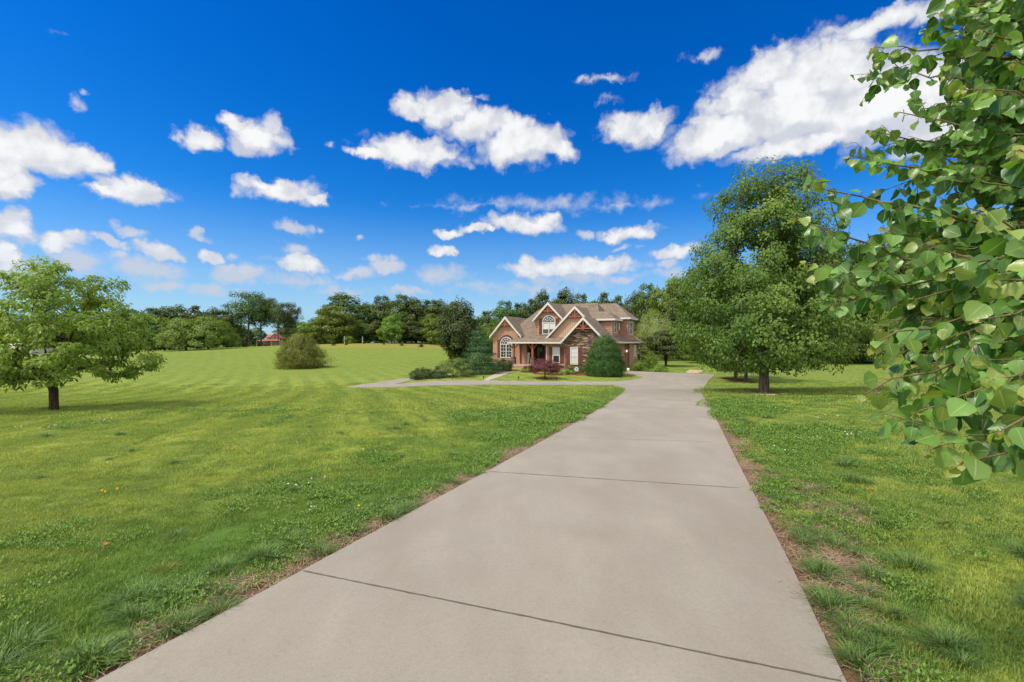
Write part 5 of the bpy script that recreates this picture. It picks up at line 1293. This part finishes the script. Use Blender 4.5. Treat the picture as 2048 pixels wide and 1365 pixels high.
def lawn():
    rs = np.random.RandomState(99)
    def wedge(d0, d1, dens, spread=1.28):
        n = int(dens*spread*(d1*d1-d0*d0)); d = np.sqrt(rs.uniform(d0*d0, d1*d1, n)); X = rs.uniform(-spread, spread, n)
        P = np.stack([X*d, d], 1); return P
    def ddrive(P):
        d = dist_poly(P, OUT, True)
        for c in CROSS: d = np.minimum(d, dist_poly(P, c, True))
        return d
    def keep(P, dmin=.03):
        m = ~on_drive(P); P = P[m]; d = ddrive(P); k = d > dmin
        for x, y, r, kk in MULCH: k &= np.hypot(P[:, 0]-x, P[:, 1]-y) > r*.80
        return P[k], d[k]
    def bareness(P, d):
        q = inside(P, np.array([hit(u, v)[:2] for u, v in ((1490,955),(1640,960),(1740,1020),(1760,1200),(1640,1250))]))
        b = np.clip(1-d/np.where((P[:, 0] > 0) & (P[:, 1] < 12), .46, .42), 0, 1)*np.clip((30-P[:, 1])/12, .35, 1)
        b = np.maximum(b, np.where(q, .60*vnoise(P[:, 0], P[:, 1], .62, 91), 0))
        return b+(vnoise(P[:, 0], P[:, 1], .42, 31)-.5)*np.where(b > 0, 1.1, .25)
    def zz(P):
        near = np.clip((60-P[:, 1])/20, 0, 1); d = ddrive(P)
        lump = (vnoise(P[:, 0], P[:, 1], .55, 3)-.5)*.05+(vnoise(P[:, 0], P[:, 1], .23, 5)-.5)*.022+(vnoise(P[:, 0], P[:, 1], 2.6, 8)-.5)*.09
        return G(P[:, 0], P[:, 1])+lump*np.clip((d-.05)/.7, 0, 1)*near
    def P3(P): return np.column_stack([P, zz(P)])
    A, D_, S_, I_ = [], [], [], []
    t_near = [blades(200+i, 140, .15, .022, .052, .0042, .8, name='lawn_tuft') for i in range(3)]
    t_mid = [blades(210+i, 170, .30, .026, .062, .0075, .8, name='lawn_tuft') for i in range(3)]
    t_far = [blades(220+i, 200, .62, .04, .095, .016, .8, name='lawn_tuft') for i in range(3)]
    for (d0, d1, dens, off, sp) in ((.8, 7.5, 85, 0, 1.35), (7.0, 17, 22, 3, 1.3), (16, 46, 5.0, 6, 1.25)):
        P, d = keep(wedge(d0, d1, dens, sp)); b = bareness(P, d); k = (b < .30+.25*rs.rand(len(P))) & (rs.rand(len(P)) < np.clip((46-P[:, 1])/22, 0, 1)); P, b, d = P[k], b[k], d[k]
        big = vnoise(P[:, 0], P[:, 1], .9, 12)
        A.append(P3(P)); S_.append((.75+.5*rs.rand(len(P)))*(.75+.55*big)*np.clip(.5+d*2, 0, 1)); I_.append(off+rs.randint(0, 3, len(P)))
    pts = np.concatenate(A); n = len(pts)
    scatter('lawn_grass', pts, rs.rand(n)*6.28, np.concatenate(S_), np.concatenate(I_), t_near+t_mid+t_far, 'short green lawn grass blades on both sides of the driveway', 'grass')
    # darker fescue clumps, mostly along the slab
    P, d = keep(wedge(1.2, 17, 15.0, 1.35), .12); w = .55*np.clip(1.25-d/1.6, .03, 1)*(vnoise(P[:, 0], P[:, 1], .8, 44) > .42); zone = inside(P, np.array([hit(u, v)[:2] for u, v in ((1480,940),(1640,950),(1760,1020),(1800,1250),(1660,1300))]))
    w = np.where(zone | ((P[:, 0] < 1) & (d < .8) & (P[:, 1] < 6)), .58, w); k = rs.rand(len(P)) < w; P = P[k]; zs = np.where(zone[k], .72, 1.0)
    er = curve(RIGHT); el_ = curve(LEFT); X_ = []
    for _ in range(120):
        v = rs.uniform(930, 1350); X_.append(hit(er(v)+rs.uniform(14, 60+.55*(v-800)*rs.rand()), v)[:2])
    for _ in range(70):
        v = rs.uniform(960, 1345); X_.append(hit(el_(v)-rs.uniform(14, 30+.5*(v-850)*rs.rand()), v)[:2])
    X_ = np.array(X_); X_, _ = keep(X_, .07); P = np.concatenate([P, X_]); zs = np.concatenate([zs, rs.uniform(.45, .85, len(X_))]); n = len(P)
    cl = [blades(230+i, 190,   .085, .085, .185, .0050, .55, M_clump, splay=1.0, name='fescue_clump') for i in range(3)]+[blades(236, 120, .09, .04, .11, .0042, .6, M_weed, splay=.8, name='weed_clump')]
    scatter('grass_clumps', P3(P), rs.rand(n)*6.28, (.5+.65*rs.rand(n))*zs, np.where(rs.rand(n) < .74, rs.randint(0, 3, n), 3), cl, 'long dark green grass clumps along the driveway edge', 'grass')
    # clover patches
    P, d = keep(wedge(1.0, 19, 26, 1.35), .12); f = .45*vnoise(P[:, 0], P[:, 1], 1.5, 61)+.35*vnoise(P[:, 0], P[:, 1], .4, 62)+.2*rs.rand(len(P))+np.clip(.24-d*.10, -.14, .24); k = (f > .64) & (bareness(P, d) < .5); P = P[k]; n = len(P)
    cv = [clover(240+i, 70, .14, .055, .014) for i in range(3)]
    sc_ = (.8+.5*rs.rand(n))*np.clip(P[:, 1]/7, 1, 1.9)
    scatter('clover', P3(P), rs.rand(n)*6.28, sc_, rs.randint(0, 3, n), cv, 'low dark green clover patches in the lawn near the driveway', 'clover')
    k = rs.rand(n) < .022; Q = P[k]+rs.randn(int(k.sum()), 2)*.06; Q, d = keep(Q, .1)
    e, _ = keep(wedge(5, 26, .12), .2); e = e[vnoise(e[:, 0], e[:, 1], 2.2, 71) > .60]; Q = np.concatenate([Q, e]); n = len(Q)
    scatter('clover_flowers', P3(Q), rs.rand(n)*6.28, (.8+.5*rs.rand(n))*np.clip(Q[:, 1]/9, .8, 1.1), rs.randint(0, 3, n), [blossoms(250+i) for i in range(3)], 'scattered white clover blossoms in the grass', 'flowers')
    Q, d = keep(wedge(2.0, 12, .035), .2); Q = Q[Q[:, 0] < 3.5]; n = len(Q)
    scatter('dandelions', P3(Q), rs.rand(n)*6.28, .8+.4*rs.rand(n), np.zeros(n), [blossoms(260, 'dandelion', M_yellow, .013, .06)], 'a few small yellow dandelion flowers in the grass', 'flowers')
    # straw on the bare margin
    P, d = keep(wedge(1.0, 17, 70, 1.35), .05); b = bareness(P, d); k = b > .22; P = P[k]; n = len(P)
    scatter('dry_straw', P3(P)+np.array([0, 0, .004]), rs.rand(n)*6.28, .8+.5*rs.rand(n), rs.randint(0, 3, n), [straw(270+i, 60, .13) for i in range(3)], 'dry brown straw and thatch on the bare soil beside the driveway', 'straw')
lawn()
# fallen leaves
def fallen(u, v, L, label, rz, seed):
    q = hit(u, v); rs = np.random.RandomState(seed); m = MB(); n = 7; top = []
    for k in range(n):
        t = k/(n-1); w = L*.26*math.sin(math.pi*min(.97, t*.92+.06)); z = .02*math.sin(3*t+seed)+.035
        top.append((t*L-L/2, w, z+.012)); top.append((t*L-L/2, -w, z+.008))
    m.add(top+[(x, y, z-.004) for x, y, z in top], [[2*k, 2*k+1, 2*k+3, 2*k+2] for k in range(n-1)]+[[14+2*k, 14+2*k+2, 14+2*k+3, 14+2*k+1] for k in range(n-1)])
    o = m.build('fallen_leaf', M_dead); o.location = T3(q, .05 if u > 1500 else .06); o.rotation_euler = (.1, .15, rz); props(o, label, 'leaf')
fallen(1738, 996, .14, 'pale brown fallen leaf in the grass near the bare patch', .3, 1); fallen(1888, 1062, .17, 'orange brown curled fallen leaf in the grass right of the driveway', 2.2, 2)
fallen(210, 1106, .07, 'reddish brown fallen leaf in the grass left of the driveway', .1, 3)
